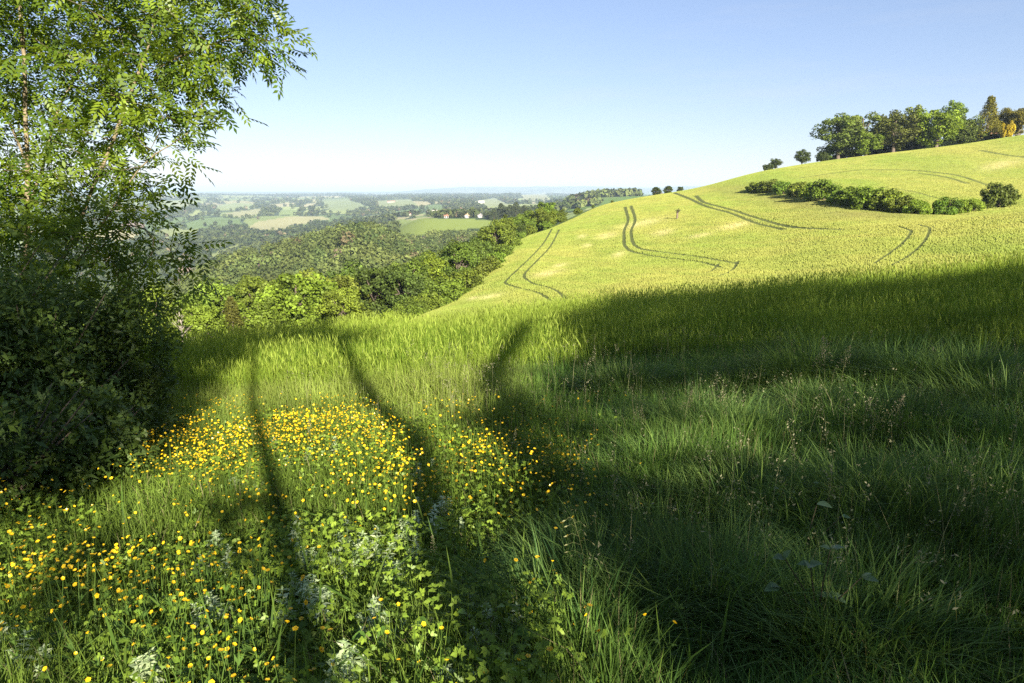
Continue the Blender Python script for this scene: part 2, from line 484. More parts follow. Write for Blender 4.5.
FARFIELDS = [  # clear fields seen in the distance: polygon in the photograph, colour
  ([(256, 222), (286, 217), (322, 216), (330, 219), (300, 225), (286, 232), (262, 233), (243, 231)], (0.36, 0.335, 0.15)),
  ([(214, 206), (235, 203), (256, 204), (252, 209), (222, 211)], (0.27, 0.31, 0.12)),
  ([(222, 214), (262, 208), (262, 214), (240, 217)], (0.34, 0.33, 0.15)),
  ([(172, 203), (186, 202), (192, 208), (176, 210)], (0.30, 0.31, 0.14)),
  ([(282, 209), (300, 210), (296, 215), (278, 215)], (0.24, 0.30, 0.09)),
  ([(320, 200), (345, 199), (360, 203), (372, 209), (330, 211)], (0.24, 0.28, 0.11)),
  ([(372, 201), (410, 199), (420, 207), (385, 209)], (0.26, 0.29, 0.12)),
  ([(398, 226), (420, 218), (470, 219), (520, 221), (516, 226), (470, 229), (420, 235), (396, 236)], (0.22, 0.27, 0.055)),
  ([(372, 224), (400, 219), (420, 221), (398, 228), (374, 228)], (0.22, 0.27, 0.06)),
  ([(470, 202), (495, 198), (510, 205), (480, 207)], (0.28, 0.30, 0.13)),
  ([(520, 195), (545, 193), (550, 200), (525, 202)], (0.30, 0.30, 0.14)),
  ([(565, 205), (600, 200), (652, 192), (656, 197), (610, 205), (570, 211)], (0.125, 0.20, 0.045)),
  ([(205, 256), (240, 243), (247, 245), (225, 256), (212, 262)], (0.24, 0.27, 0.09)),
]
SCARS = [(300, 0, 0)]
SCARPX = [(262, 262, 7, 7), (342, 252, 10, 5), (336, 259, 8, 5), (190, 272, 16, 6), (418, 240, 12, 4), (132, 225, 14, 5)]

def land_color(x, y):
    r = np.hypot(x, y); px, py = px_of(x, y)
    pxn = np.nan_to_num(px, nan=-1e4); pyn = np.nan_to_num(py, nan=1e4)
    c = np.empty(x.shape + (3,))
    nz = fbm(x / 0.7, y / 0.7, 21, 3)[..., None]
    c[:] = np.array([0.026, 0.032, 0.012]) * (0.6 + 0.8 * nz)                 # meadow soil and moss, darkened for the shade in the gaps
    nf = fbm(x / 9, y / 9, 23, 3)[..., None]
    forest = np.array([0.045, 0.065, 0.022]) * (0.6 + 0.8 * nf)
    mid = (r > 24)
    c = np.where(mid[..., None], forest, c)
    marg = (r > 24) & (r < 215) & (pxn > edge_px(np.maximum(r, 1)) - 14)
    c = np.where(marg[..., None], np.array([0.15, 0.20, 0.045]) * (0.7 + 0.6 * nf), c)
    fld = in_field(x, y, pxn)
    cc = crop_color(x, y, pxn, pyn) * 0.92
    rough = np.array([0.17, 0.23, 0.05])
    edge = (sstep(2, 14, pxn - edge_px(np.maximum(r, 1))))[..., None]
    cc = cc * edge + rough * (1 - edge)
    c = np.where(fld[..., None], cc, c)
    ridge = (r > np.interp(pxn, RIDGE[0], RIDGE[1])) & (pxn > 600) & (r < 420)
    c = np.where(ridge[..., None], np.array([0.09, 0.12, 0.035]) * (0.7 + 0.6 * nf), c)
    far = (r > 640) & (np.abs(np.arctan2(x, y)) < 0.9)
    kk, bd = far_cells(np.arctan2(x[far], y[far]), np.log(r[far]))
    fc = PAL[s_k[kk]] * (0.88 + 0.24 * rs.random(NS)[kk])[..., None] * (0.9 + 0.2 * fbm(x[far] / 60, y[far] / 60, 12, 3))[..., None]
    fc = np.where((bd < 0.10)[..., None], np.array([0.05, 0.075, 0.027]), fc)
    azf = np.arctan2(x[far], y[far]); rf = r[far]
    # wooded valley sides nearer in
    wood = ((rf < 1500) & (fbm(x[far] / 260, y[far] / 260, 14, 3) < 0.66) & (pxn[far] < 395)) | ((rf < 1150) & (pxn[far] < 395))
    fc = np.where(wood[..., None], np.array([0.045, 0.07, 0.025]), fc)
    # the plain blends into one tone
    pl = sstep(6000, 12000, rf)[..., None]
    fc = fc * (1 - pl) + np.array([0.14, 0.17, 0.08]) * (0.7 + 0.6 * fbm(azf * 60, np.log(rf) * 25, 6, 3))[..., None] * pl
    c[far] = fc
    vis = (r > 420)
    for poly, col in FARFIELDS:
        m = vis & inpoly(pxn, pyn, poly)
        c[m] = np.array(col) * (0.9 + 0.2 * fbm(x[m] / 30, y[m] / 60, 2, 3))[..., None]
    for sx, sy, wx, wy in SCARPX:
        m = (r > 150) & (((pxn - sx) / wx) ** 2 + ((pyn - sy) / wy) ** 2 + 0.9 * (vnoise(px * 0.4, py * 0.4, 6) - 0.5) < 0.8)
        c[m] = np.array([0.36, 0.25, 0.17])
    return c, pxn, pyn, r

def is_open(px, py, r):
    """True where a clear field or an earth scar keeps the far woods away."""
    o = np.zeros(px.shape, bool)
    for poly, _ in FARFIELDS: o |= inpoly(px, py, poly)
    for sx, sy, wx, wy in SCARPX: o |= ((px - sx) / wx) ** 2 + ((py - sy) / wy) ** 2 < 1.0
    return o

def build_ground():
    na = len(AZ)
    c, px, py, r = land_color(TX, TY)
    td = np.full(TX.shape, 1e9)
    m = (r > 45) & (r < 260) & (px > 480) & (px < 1100)
    td[m] = track_dist(TX[m], TY[m])
    wt = (1 - sstep(0.14, 0.40, td - .003 * np.maximum(0, r - 130)))[..., None]
    c = c * (1 - wt) + np.array([0.105, 0.120, 0.032]) * wt
    v = np.stack([TX, TY, TZ], -1).reshape(-1, 3)
    i = np.arange(na)[:, None]; i2 = (i + 1) % na; j = np.arange(NR - 1)[None]
    q = np.stack([i * NR + j, i * NR + j + 1, i2 * NR + j + 1, i2 * NR + j], -1).reshape(-1, 4)
    v = np.concatenate([v, [[0, 0, float(TZ[:, 0].mean())]]])
    tri = np.stack([np.full(na, na * NR), np.arange(na) * NR, ((np.arange(na) + 1) % na) * NR], -1)
    cols = np.concatenate([c.reshape(-1, 3), [[0.04, 0.05, 0.016]]])
    me = make_mesh('terrain', v, [q, tri], M_GROUND, cols, True)
    o = link('terrain', me); tag(o, 'rolling farmland ground from the meadow to the horizon', 'terrain', kind='structure')
build_ground()

# ------------------------------------------------------------------ shade of the trees behind the viewer
SH_BIG = [(700, 900), (700, 683), (632, 610), (575, 565), (555, 520), (550, 470), (540, 445), (508, 438), (492, 405), (520, 380), (578, 366), (588, 352), (545, 340), (525, 326), (570, 313), (615, 300), (690, 294), (800, 293), (900, 285), (1024, 270), (1500, 235), (1500, 900)]
SH_LEFT = [(-900, 320), (150, 342), (250, 338), (390, 336), (385, 344), (330, 350), (262, 352), (236, 372), (224, 405), (180, 440), (150, 465), (60, 500), (0, 515), (-900, 640)]
LIT = [(700, 421, 92, 36, 1.0), (705, 498, 30, 8, .5), (815, 370, 25, 27, .9), (895, 378, 28, 10, .6), (988, 390, 24, 15, .6)]
DIM = [(30, 508, 95, 22, .95), (110, 582, 95, 22, .9), (10, 565, 60, 28, .75), (0, 645, 50, 40, .75), (245, 662, 75, 30, .75), (180, 522, 60, 20, .65), (395, 522, 40, 20, .4), (600, 640, 70, 32, .45), (140, 460, 50, 18, .7)]
STREAKS = [
  ([(252, 395), (262, 440), (284, 520), (302, 600), (312, 683)], 0.085),
  ([(350, 368), (386, 402), (420, 440), (441, 500), (466, 560), (496, 622), (524, 683)], 0.15),
  ([(506, 335), (501, 375), (512, 420)], 0.16),
]
def shaded(px, py, r, x, y):
    s = np.zeros(px.shape)
    s[inpoly(px, py, SH_BIG) & (r < 25)] = 1
    s[inpoly(px, py, SH_LEFT) & (r < 21)] = 1
    for cx, cy, wx, wy, k in DIM:
        m = ((px - cx) / wx) ** 2 + ((py - cy) / wy) ** 2 < 1
        s[m] = np.maximum(s[m], k)
    for cx, cy, wx, wy, k in LIT:
        m = ((px - cx) / wx) ** 2 + ((py - cy) / wy) ** 2 < 1
        s[m] = np.minimum(s[m], 1 - k)
    near = (y < 1.3) | ~np.isfinite(px)
    s[near] = np.where(x[near] > 0.75, 1.0, np.where(x[near] < -2.5, 0.4, 0.0))
    return s

def build_casters():
    YP = -8.0
    st = 0.27
    gx, gz = np.meshgrid(np.arange(-9, 33, st), np.arange(0.2, 15.5, st))
    gx = gx.ravel() + RNG.uniform(-.12, .12, gx.size); gz = gz.ravel() + RNG.uniform(-.12, .12, gz.size)
    P = np.stack([gx, np.full(gx.shape, YP), gz], -1)
    gnd = height(gx, np.full(gx.shape, YP))
    hitp = np.full(P.shape, np.nan)
    for t in np.arange(1.0, 70, 0.25):
        q = P + LDIR * t
        m = np.isnan(hitp[:, 0]) & (q[:, 2] < height(q[:, 0], q[:, 1]) + 0.38)
        hitp[m] = q[m]
    ok = np.isfinite(hitp[:, 0]) & (gz > gnd + 0.3)
    P, hitp = P[ok], hitp[ok]
    px, py, _ = proj(hitp)
    s = shaded(px, py, np.hypot(hitp[:, 0], hitp[:, 1]), hitp[:, 0], hitp[:, 1])
    # leave the outermost twigs off so that the light keeps its gaps
    for dx, dy in ((.26, 0), (-.26, 0), (0, .6), (0, -.6)):
        qx, qy = hitp[:, 0] + dx, hitp[:, 1] + dy
        ax_, ay_, _ = proj(np.stack([qx, qy, height(qx, qy) + .38], -1))
        s = np.minimum(s, .12 + shaded(ax_, ay_, np.hypot(qx, qy), qx, qy))
    keep = RNG.random(len(P)) < s
    P = P[keep]
    # trunks follow their shadow lines
    trunks = []
    for pts, rad in STREAKS:
        out = []
        for a, b in pts:
            g = hit(a, b, 0.3)
            g[2] += 0.3
            t = (YP - g[1]) / LDIR[1]
            out.append(g + LDIR * t)
        out = np.array(out)
        out = out[np.argsort(out[:, 2])]
        base = out[0] + (out[0] - out[-1]) / max(out[-1][2] - out[0][2], .1) * (out[0][2] - 0.6) * 0.5
        g0 = float(height(base[0], YP))
        low = np.array([base[0], YP, g0 - 0.1])
        top = out[-1] + np.array([0.15, 0.3, 2.4])
        trunks.append((np.vstack([low, out, top]), rad))
    cx = [t[0][:, 0].mean() for t in trunks] + [13.0, 17.5, 22.0, 27.0, 31.0, -3.0]
    for x in cx[3:]:
        g0 = float(height(x, YP))
        trunks.append((np.array([[x, YP, g0 - .1], [x + .2, YP, g0 + 3], [x - .1, YP + .2, g0 + 6.5], [x, YP, g0 + 9]]), 0.17))
    lab = ['slender tree whose thin trunk shades the buttercups at the left', 'tree whose curved trunk casts the broad shadow track through the meadow',
           'tree whose trunk shadow crosses the barley edge', 'leafy tree shading the right of the meadow, first of the row', 'leafy tree shading the long grass, second of the row',
           'leafy tree shading the long grass, third of the row', 'leafy tree shading the far right, fourth of the row', 'leafy tree at the end of the shading row', 'leafy tree whose crown shades the ash thicket']
    own = np.argmin(np.abs(P[:, :1] - np.array(cx)[None]), 1)
    for i, (line, rad) in enumerate(trunks):
        base = line[0]
        root = empty('shade_tree', base); tag(root, lab[i], 'tree', 'trees behind the viewpoint')
        g = Geo()
        ln = np.linspace(0, 1, len(line))
        tube(g, line - base, rad * (1.15 - 0.6 * ln), (0.11, 0.085, 0.06), 9)
        Q = P[own == i]
        for q in Q[RNG.permutation(len(Q))[:(0 if i < 3 else 14)]]:
            k = min(len(line) - 2, max(1, int(len(line) * 0.6)))
            a = line[k]; b = q
            m = (a + b) / 2 + np.array([0, 0, 0.5])
            if i < 3 and b[2] < 6.0: continue
            tube(g, np.array([a, m, b]) - base, np.array([0.05, 0.03, 0.01]), (0.11, 0.085, 0.06), 5)
        link('trunk', g.mesh('shade_trunk', M_BARK, True), root)
        if len(Q) == 0: continue
        g = Geo()
        n = 56
        rep = np.repeat(Q, n, 0)
        off = RNG.normal(size=rep.shape) * 0.14
        sl = RNG.uniform(-1.6, 1.6, (len(Q), 1)).repeat(n, 0) if True else 0
        pos = rep + off + LDIR * sl - base
        ax = rand_dir(len(pos)); nr = rand_dir(len(pos))
        kites(g, pos, ax, nr, RNG.uniform(.10, .18, len(pos)), RNG.uniform(.07, .11, len(pos)), np.array([0.06, 0.10, 0.02]) * RNG.uniform(.7, 1.3, (len(pos), 1)))
        link('crown', g.mesh('shade_crown', M_BUSH), root)
build_casters()

# ------------------------------------------------------------------ meadow, long grass, barley
def sector(n, r0, r1, a0=-44, a1=46, p=1.0):
    """Random ground points in a sector; p=1 means even per metre of distance, 2 even per area."""
    u = RNG.random(n)
    r = (r0 ** p + u * (r1 ** p - r0 ** p)) ** (1 / p)
    a = np.radians(RNG.uniform(a0, a1, n))
    x, y = r * np.sin(a), r * np.cos(a)
    return x, y, r

def crop_line(x):
    return 10.6 + 0.05 * x + 0.5 * np.sin(x * 0.6) - 0.9 * sstep(2, 8, x)

def flowery(x, y):
    """1 in the buttercup meadow, 0 in the long grass at the right."""
    px, py, _ = proj(np.stack([x, y, height(x, y) + 0.3], -1))
    px = np.nan_to_num(px, nan=0); py = np.nan_to_num(py, nan=900)
    n = 60 * (vnoise(x * 1.1, y * 1.1, 3) - 0.5)
    return (1 - sstep(540, 600, px + n)) * sstep(392, 425, py + n * 0.3)

TUSS = [(700, 452, .75, .62), (640, 455, .5, .45), (745, 470, .6, .5), (812, 395, .8, .8), (900, 405, .9, .8), (970, 410, .8, .75), (850, 440, .8, .55), (760, 405, .8, .55), (930, 460, .8, .5), (1010, 440, .9, .65), (660, 560, .6, .45), (760, 540, .6, .5), (860, 560, .7, .5), (960, 560, .7, .55), (720, 620, .5, .4), (600, 600, .45, .45), (630, 400, .8, .5)]

def build_grass():
    g = Geo()
    # base sward
    for (n, r0, r1, segs) in ((150000, 1.25, 6.0, 3), (150000, 6.0, 14.0, 2)):
        x, y, r = sector(n, r0, r1, p=1.35)
        fl = flowery(x, y)
        keep = (RNG.random(n) > fl * 0.45) & (y < crop_line(x) + 1.0)
        x, y, r, fl = x[keep], y[keep], r[keep], fl[keep]
        z = height(x, y)
        k = len(x)
        patch = fbm(x / 1.1 + 9, y / 1.1, 55, 3)
        h = RNG.uniform(.14, .36, k) * (0.45 + 1.1 * patch) * (1.0 + 0.25 * (1 - fl))
        # lighter grass between meadow and crop, sunlit brightness put into its colour
        w = RNG.uniform(.0030, .0080, k) * (1 + 0.06 * r)
        az = RNG.uniform(0, 2 * math.pi, k)
        bend = np.abs(RNG.normal(.45, .35, k))
        hue = RNG.random((k, 1)) * 0.6 + patch[:, None] * 0.4
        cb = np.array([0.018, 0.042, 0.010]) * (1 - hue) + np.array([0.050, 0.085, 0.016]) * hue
        ct = np.array([0.036, 0.110, 0.028]) * (1 - hue) + np.array([0.190, 0.305, 0.052]) * hue  # bases and tips darkened to deepen the shade over the long grass
        ppx, ppy, _ = proj(np.stack([x, y, z + .3], -1))
        strip = ((1 - sstep(470, 560, np.nan_to_num(ppx, nan=0))) * (1 - fl) * sstep(4, 6, r))[:, None]
        ct = ct * (1 - strip) + np.array([0.30, 0.37, 0.075]) * (.8 + .4 * hue) * strip
        cb = cb * (1 - strip) + np.array([0.17, 0.23, 0.038]) * strip
        ct = ct * (1 - .5 * fl[:, None]) + .5 * fl[:, None] * np.array([0.30, 0.39, 0.055])
        dry = RNG.random(k) < 0.05
        ct[dry] = np.array([0.32, 0.27, 0.13])
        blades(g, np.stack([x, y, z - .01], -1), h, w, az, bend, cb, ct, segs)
    # the sward goes on beside and under the viewer
    for (n, r0, r1, a0, a1) in ((9000, .3, 1.3, -180, 180), (26000, 1.2, 9, 46, 120), (16000, 1.2, 6, -120, -44)):
        x, y, r = sector(n, r0, r1, a0, a1, 1.5); u = RNG.random((n, 1))
        blades(g, np.stack([x, y, height(x, y) - .01], -1), RNG.uniform(.12, .34, n), RNG.uniform(.004, .008, n), RNG.uniform(0, 6.28, n), np.abs(RNG.normal(.45, .3, n)),
               np.tile([0.03, 0.06, 0.012], (n, 1)), np.array([0.04, 0.12, 0.03]) * (1 - u) + np.array([0.18, 0.29, 0.05]) * u, 2)
    # tussocks
    more = []
    while len(more) < 46:
        q = (RNG.uniform(560, 1060), RNG.uniform(385, 690)); sz = np.interp(q[1], [385, 690], [1, .75])
        more.append((q[0], q[1], RNG.uniform(.35, .7) * sz, RNG.uniform(.35, .62) * sz))
    for (px, py, R, hh) in TUSS + more:
        c = hit(px, py)
        n = int(1900 * R)
        rr = R * np.sqrt(RNG.random(n)) * 0.8; a = RNG.uniform(0, 2 * math.pi, n)
        x = c[0] + rr * np.cos(a); y = c[1] + rr * np.sin(a); z = height(x, y)
        h = hh * RNG.uniform(.65, 1.15, n) * (1.15 - 0.5 * (rr / R) ** 2)
        cb = np.tile(np.array([0.014, 0.034, 0.008]), (n, 1)); u = RNG.random((n, 1)) * .7 + .3 * RNG.random()  # blade feet darkened to paint in the shade between tussocks
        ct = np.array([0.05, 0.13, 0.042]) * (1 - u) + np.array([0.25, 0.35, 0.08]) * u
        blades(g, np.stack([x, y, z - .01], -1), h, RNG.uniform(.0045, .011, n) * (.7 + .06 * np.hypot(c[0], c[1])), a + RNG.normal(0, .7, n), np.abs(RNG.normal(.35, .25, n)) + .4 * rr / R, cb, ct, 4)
    # broad strap-like blades near the viewer
    x, y, r = sector(1700, 1.3, 5.0, p=1.5)
    z = height(x, y); k = len(x); u = RNG.random((k, 1))
    keep = RNG.random(k) > flowery(x, y) * .5
    x, y, z, u = x[keep], y[keep], z[keep], u[keep]; k = len(x)
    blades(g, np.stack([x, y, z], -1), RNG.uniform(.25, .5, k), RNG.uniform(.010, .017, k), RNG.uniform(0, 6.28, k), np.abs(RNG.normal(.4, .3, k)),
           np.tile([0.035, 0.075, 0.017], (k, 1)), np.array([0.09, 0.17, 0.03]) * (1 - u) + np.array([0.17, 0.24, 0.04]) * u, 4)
    x, y, r = sector(1500, 2.6, 11.5, -20, 44, p=1.6)
    keep = (RNG.random(1500) < .25 + .75 * sstep(.45, .6, fbm(x / 1.2, y / 1.2, 72, 2))) & (flowery(x, y) < .5)
    x, y, r = x[keep], y[keep], r[keep]; k = len(x); z = height(x, y)
    h = RNG.uniform(.35, .72, k); az = RNG.uniform(0, 6.28, k); bd = RNG.uniform(.02, .3, k)
    blades(g, np.stack([x, y, z], -1), h, np.full(k, .003) * (1 + .05 * r), az, bd, np.tile([.12, .16, .05], (k, 1)), np.tile([.34, .30, .17], (k, 1)), 3)
    L = h * (.05 + bd); tip = np.stack([x + np.cos(az) * L, y + np.sin(az) * L, z + h * (1 - .45 * bd)], -1)
    for j in range(9):
        o3 = RNG.normal(0, .016, (k, 3)); o3[:, 2] = -RNG.uniform(0, .11, k)
        kites(g, tip + o3, rand_dir(k) + np.array([0, 0, .6]), rand_dir(k), RNG.uniform(.012, .024, k), RNG.uniform(.005, .009, k), np.array([.34, .32, .19]) * RNG.uniform(.6, 1.2, (k, 1)))
    o = link('meadow_grass', g.mesh('meadow_grass', M_GRASS))
    tag(o, 'long green meadow grass and tussocks before the barley', 'grass', kind='stuff')

def build_near_barley():
    g = Geo()
    n = 200000
    x, y, r = sector(n, 9.0, 31.0, -40, 46, p=1.2)
    keep = (y > crop_line(x) - 0.25 + RNG.normal(0, .25, n))
    x, y, r = x[keep], y[keep], r[keep]; k = len(x)
    z = height(x, y)
    edge = sstep(0, 2.0, y - crop_line(x))
    pat = fbm(x / 1.3, y / 1.3, 66, 3)
    h = (0.50 + 0.28 * edge + 0.18 * (pat - .5)) * RNG.uniform(.7, 1.12, k)
    az = RNG.normal(1.9, 1.2, k); bend = np.abs(RNG.normal(.14, .14, k))
    u = np.clip(RNG.random((k, 1)) * .7 + (pat[:, None] - .35) * .8, 0, 1)
    cb = np.tile(np.array([0.085, 0.145, 0.020]), (k, 1))
    ct = np.array([0.16, 0.27, 0.026]) * (1 - u) + np.array([0.32, 0.40, 0.048]) * u
    blades(g, np.stack([x, y, z], -1), h, RNG.uniform(.0035, .0085, k) * (1 + .045 * r), az, bend, cb, ct, 2)
    # flag leaves hanging off the stems
    m = RNG.random(k) < .35
    b = np.stack([x, y, z + h * .55], -1)[m]; q = len(b)
    blades(g, b, RNG.uniform(.18, .3, q), RNG.uniform(.006, .011, q), RNG.uniform(0, 6.28, q), RNG.uniform(.5, 1.2, q), ct[m] * .8, ct[m], 2)
    # ears with awns at the tips
    m = RNG.random(k) < .30
    L = h * (0.05 + bend)
    tip = np.stack([x + np.cos(az) * L, y + np.sin(az) * L, z + h * (1 - .45 * bend) - .02], -1)[m]; q = len(tip)
    ax = np.stack([np.cos(az[m]) * .35, np.sin(az[m]) * .35, np.ones(q)], -1) + RNG.normal(0, .2, (q, 3))
    kites(g, tip, ax, rand_dir(q), RNG.uniform(.10, .17, q), RNG.uniform(.007, .012, q) * (1 + .04 * r[m]), np.array([.26, .33, .05]) * RNG.uniform(.75, 1.2, (q, 1)))
    o = link('barley_crop', g.mesh('barley_crop', M_CROP))
    tag(o, 'green barley standing at the near edge of the field', 'barley', kind='stuff')

def build_far_barley():
    g = Geo()
    n = 1150000
    x, y, r = sector(n, 30, 242, -14, 42, p=1.35)
    px, py = px_of(x, y)
    f = in_field(x, y, px) & (px > edge_px(r) + 6)
    x, y, r, px, py = x[f], y[f], r[f], px[f], py[f]
    td = track_dist(x, y)
    f = td > 0.29 + .003 * np.maximum(0, r - 130)
    # keep the crop off the bushes' strip
    f &= ~((np.abs(py - np.interp(px, [750, 830, 935, 1010], [189, 203, 213, 206])) < 3) & (px > 755) & (px < 1005) & (RNG.random(len(px)) < .7))
    x, y, r, px, py = x[f], y[f], r[f], px[f], py[f]
    k = len(x); z = height(x, y)
    c = crop_color(x, y, px, py) * RNG.uniform(.96, 1.04, (k, 1))
    pat = fbm(x / 2.4, y / 5.0, 71, 3)
    h = RNG.uniform(.15, .25, k) * (.8 + .4 * pat) * (1 - .5 * sstep(125, 175, r)); w = (.018 + .00105 * r) * RNG.uniform(.7, 1.3, k)
    blades(g, np.stack([x, y, z - .02], -1), h, w, math.pi / 2 + RNG.normal(0, .35, k), np.abs(RNG.normal(.45, .10, k)), c * .95, c, 2)
    o = link('barley_field', g.mesh('barley_field', M_CROP))
    tag(o, 'ripening yellow green barley covering the opposite slope', 'barley', kind='stuff')

def build_herbs():
    """Low leafy growth between the buttercups."""
    g = Geo()
    n = 33000
    x, y, r = sector(n, 1.3, 8.8, -44, 16, p=1.5)
    keep = RNG.random(n) < flowery(x, y) * .95 + .05
    x, y, r = x[keep], y[keep], r[keep]; k = len(x)
    z = height(x, y)
    pat = fbm(x / .8, y / .8, 90, 3)
    h = RNG.uniform(.05, .30, k) * (.25 + 1.5 * pat ** 1.3)
    top = np.stack([x + RNG.normal(0, .03, k), y + RNG.normal(0, .03, k), z + h], -1)
    u = np.clip(RNG.random((k, 1)) * .6 + pat[:, None] * .5, 0, 1)
    col = np.array([.075, .150, .018]) * (1 - u) + np.array([.24, .33, .036]) * u
    nrm = unit(np.array([.15, -.35, 1.0]) + RNG.normal(0, .5, (k, 3)))
    a0 = RNG.uniform(0, 6.28, k)
    for j in range(5):
        a = a0 + (j - 2) * .75
        ax = np.stack([np.cos(a), np.sin(a), RNG.normal(0, .2, k)], -1)
        ax = ax - nrm * np.sum(ax * nrm, -1, keepdims=True)
        L = RNG.uniform(.012, .030, k) * (1.1 - .12 * abs(j - 2))
        kites(g, top, ax, nrm, L, L * RNG.uniform(.38, .6, k), col * RNG.uniform(.8, 1.2, (k, 1)), .2, .55)
    st = RNG.random(k) < .6
    b = np.stack([x, y, z], -1)[st]; q = len(b)
    blades(g, b, h[st], np.full(q, .003), RNG.uniform(0, 6.28, q), np.full(q, .08), col[st] * .7, col[st], 2)
    o = link('meadow_herbs', g.mesh('meadow_herbs', M_HERB))
    tag(o, 'low lobed green leaves growing under the buttercups', 'herbs', kind='stuff')

def flower_geo(g, c, d, s, col, open_=.5, rng=RNG):
    """Five cupped petals and a centre."""
    d = unit(np.asarray(d, float)); t = unit(np.cross(d, [0.3, 0.9, 0.1])); b = np.cross(d, t)
    a = np.arange(5) / 5 * 2 * math.pi + rng.uniform(0, 1)
    out = np.cos(a)[:, None] * t + np.sin(a)[:, None] * b
    ax = out + d * open_
    kites(g, np.repeat([c], 5, 0), ax, np.cross(np.cross(ax, out), ax) * 0 + d - out * open_, np.full(5, s), np.full(5, s * 1.25), col, .12, .62)

def build_buttercups():
    # where they grow, drawn from density over the meadow
    n = 60000
    x, y, r = sector(n, 1.4, 9.2, -42, 12, p=1.9)
    z = height(x, y)
    h = RNG.uniform(.17, .50, n)
    px, py, d = proj(np.stack([x, y, z + h], -1))
    dens = np.full(n, 0.03)
    A = [(-60, 470), (120, 430), (250, 402), (330, 400), (405, 425), (425, 470), (430, 520), (300, 560), (230, 640), (60, 683), (-60, 683)]
    B = [(462, 445), (500, 432), (555, 440), (565, 480), (552, 520), (470, 525)]
    px0, py0 = px, py; jn = vnoise(x * 1.3, y * 1.3, 44) - .5
    px = px + RNG.normal(0, 16, n) + 50 * jn; py = py + RNG.normal(0, 7, n) + 22 * jn
    dens[inpoly(px, py, A)] = .33; dens[inpoly(px, py, B)] = .50
    dens[inpoly(px, py, [(-60, 590), (330, 590), (560, 560), (620, 640), (560, 700), (-60, 720)])] = .12
    dens[inpoly(px, py, [(250, 405), (330, 402), (400, 430), (400, 470), (260, 470)])] = .5
    dens *= .12 + 1.7 * sstep(.40, .62, fbm(x / .6, y / .6, 33, 3))
    for pts, _ in STREAKS[:2]:
        p = np.array(pts, float); xs = np.interp(py, p[:, 1], p[:, 0]); dens[np.abs(px - xs) < 9] *= .35
    px, py = px0, py0
    dens[(px > 610)] *= .15
    keep = (RNG.random(n) < dens * .62) & (py > 392)
    x, y, z, h, px, py, r = [q[keep] for q in (x, y, z, h, px, py, r)]
    order = np.argsort(r - (((px > 0) & (px < 1024) & (py < 683)) * 50))
    x, y, z, h, r = [q[order] for q in (x, y, z, h, r)]
    NI = 300
    yel = np.array([.86, .58, .015])
    # five buttercup meshes shared by the 300 nearest flowers
    protos = []
    for i in range(6):
        hh = .30 + .04 * i
        g = Geo()
        lean = RNG.normal(0, .05, 2)
        pts = np.array([[0, 0, 0], [lean[0] * .4, lean[1] * .4, hh * .5], [lean[0], lean[1], hh]])
        tube(g, pts, np.array([.0022, .0018, .0013]), (.10, .17, .03), 5)
        for t, sgn in ((.45, 1), (.62, -1)):
            p = pts[0] * (1 - t) + pts[2] * t
            nn = 3
            kites(g, np.repeat([p], nn, 0), np.stack([sgn * np.ones(nn), np.linspace(-.5, .5, nn), np.full(nn, .7)], -1), np.tile([0, 0, 1.], (nn, 1)), np.full(nn, .05), np.full(nn, .009), (.09, .16, .03))
        stem = g.mesh('buttercup_stem', M_HERB)
        g = Geo()
        dd = [RNG.normal(0, .45), RNG.normal(-.25, .45), 1]
        flower_geo(g, pts[2], dd, .0098, yel * RNG.uniform(.9, 1.1), RNG.uniform(.35, .8))
        kites(g, np.repeat([pts[2] + np.array([0, 0, .002])], 4, 0), np.array([[1, 0, .8], [-1, 0, .8], [0, 1, .8], [0, -1, .8]]), np.tile([0, 0, 1.], (4, 1)), np.full(4, .007), np.full(4, .006), (.55, .40, .02))
        protos.append((stem, g.mesh('buttercup_flower', M_PETAL), hh))
    for i in range(min(NI, len(x))):
        k = int(RNG.integers(0, 6)); stem, fl, hh = protos[k]
        o = link('buttercup', stem); s = h[i] / hh
        s2 = RNG.uniform(.8, 1.25)
        o.location = (x[i], y[i], z[i]); o.rotation_euler = (0, 0, RNG.uniform(0, 6.28)); o.scale = (s2, s2, s)
        f = link('flower_head', fl, o)
        tag(o, 'yellow buttercup flower on a thin green stem in the near meadow', 'flower', 'buttercups nearest the viewer')
    # the others further back, as one growth
    g = Geo()
    for i in range(NI, len(x)):
        c = np.array([x[i], y[i], z[i] + h[i]]) + np.array([RNG.normal(0, .03), RNG.normal(0, .03), 0])
        flower_geo(g, c, [RNG.normal(0, .5), RNG.normal(-.25, .5), 1], RNG.uniform(.0085, .0125), yel * RNG.uniform(.85, 1.15), RNG.uniform(.3, .9))
    o = link('buttercup_drift', g.mesh('buttercup_drift', M_PETAL))
    tag(o, 'drift of yellow buttercups towards the barley', 'flowers', kind='stuff')
    g = Geo()
    b = np.stack([x, y, z], -1)[NI:]; q = len(b)
    blades(g, b, h[NI:] , np.full(q, .0045), RNG.uniform(0, 6.28, q), np.full(q, .05), np.tile([.05, .09, .02], (q, 1)), np.tile([.13, .19, .03], (q, 1)), 2)
    o2 = link('stems', g.mesh('buttercup_stems', M_HERB), o)
    print('buttercups', len(x))

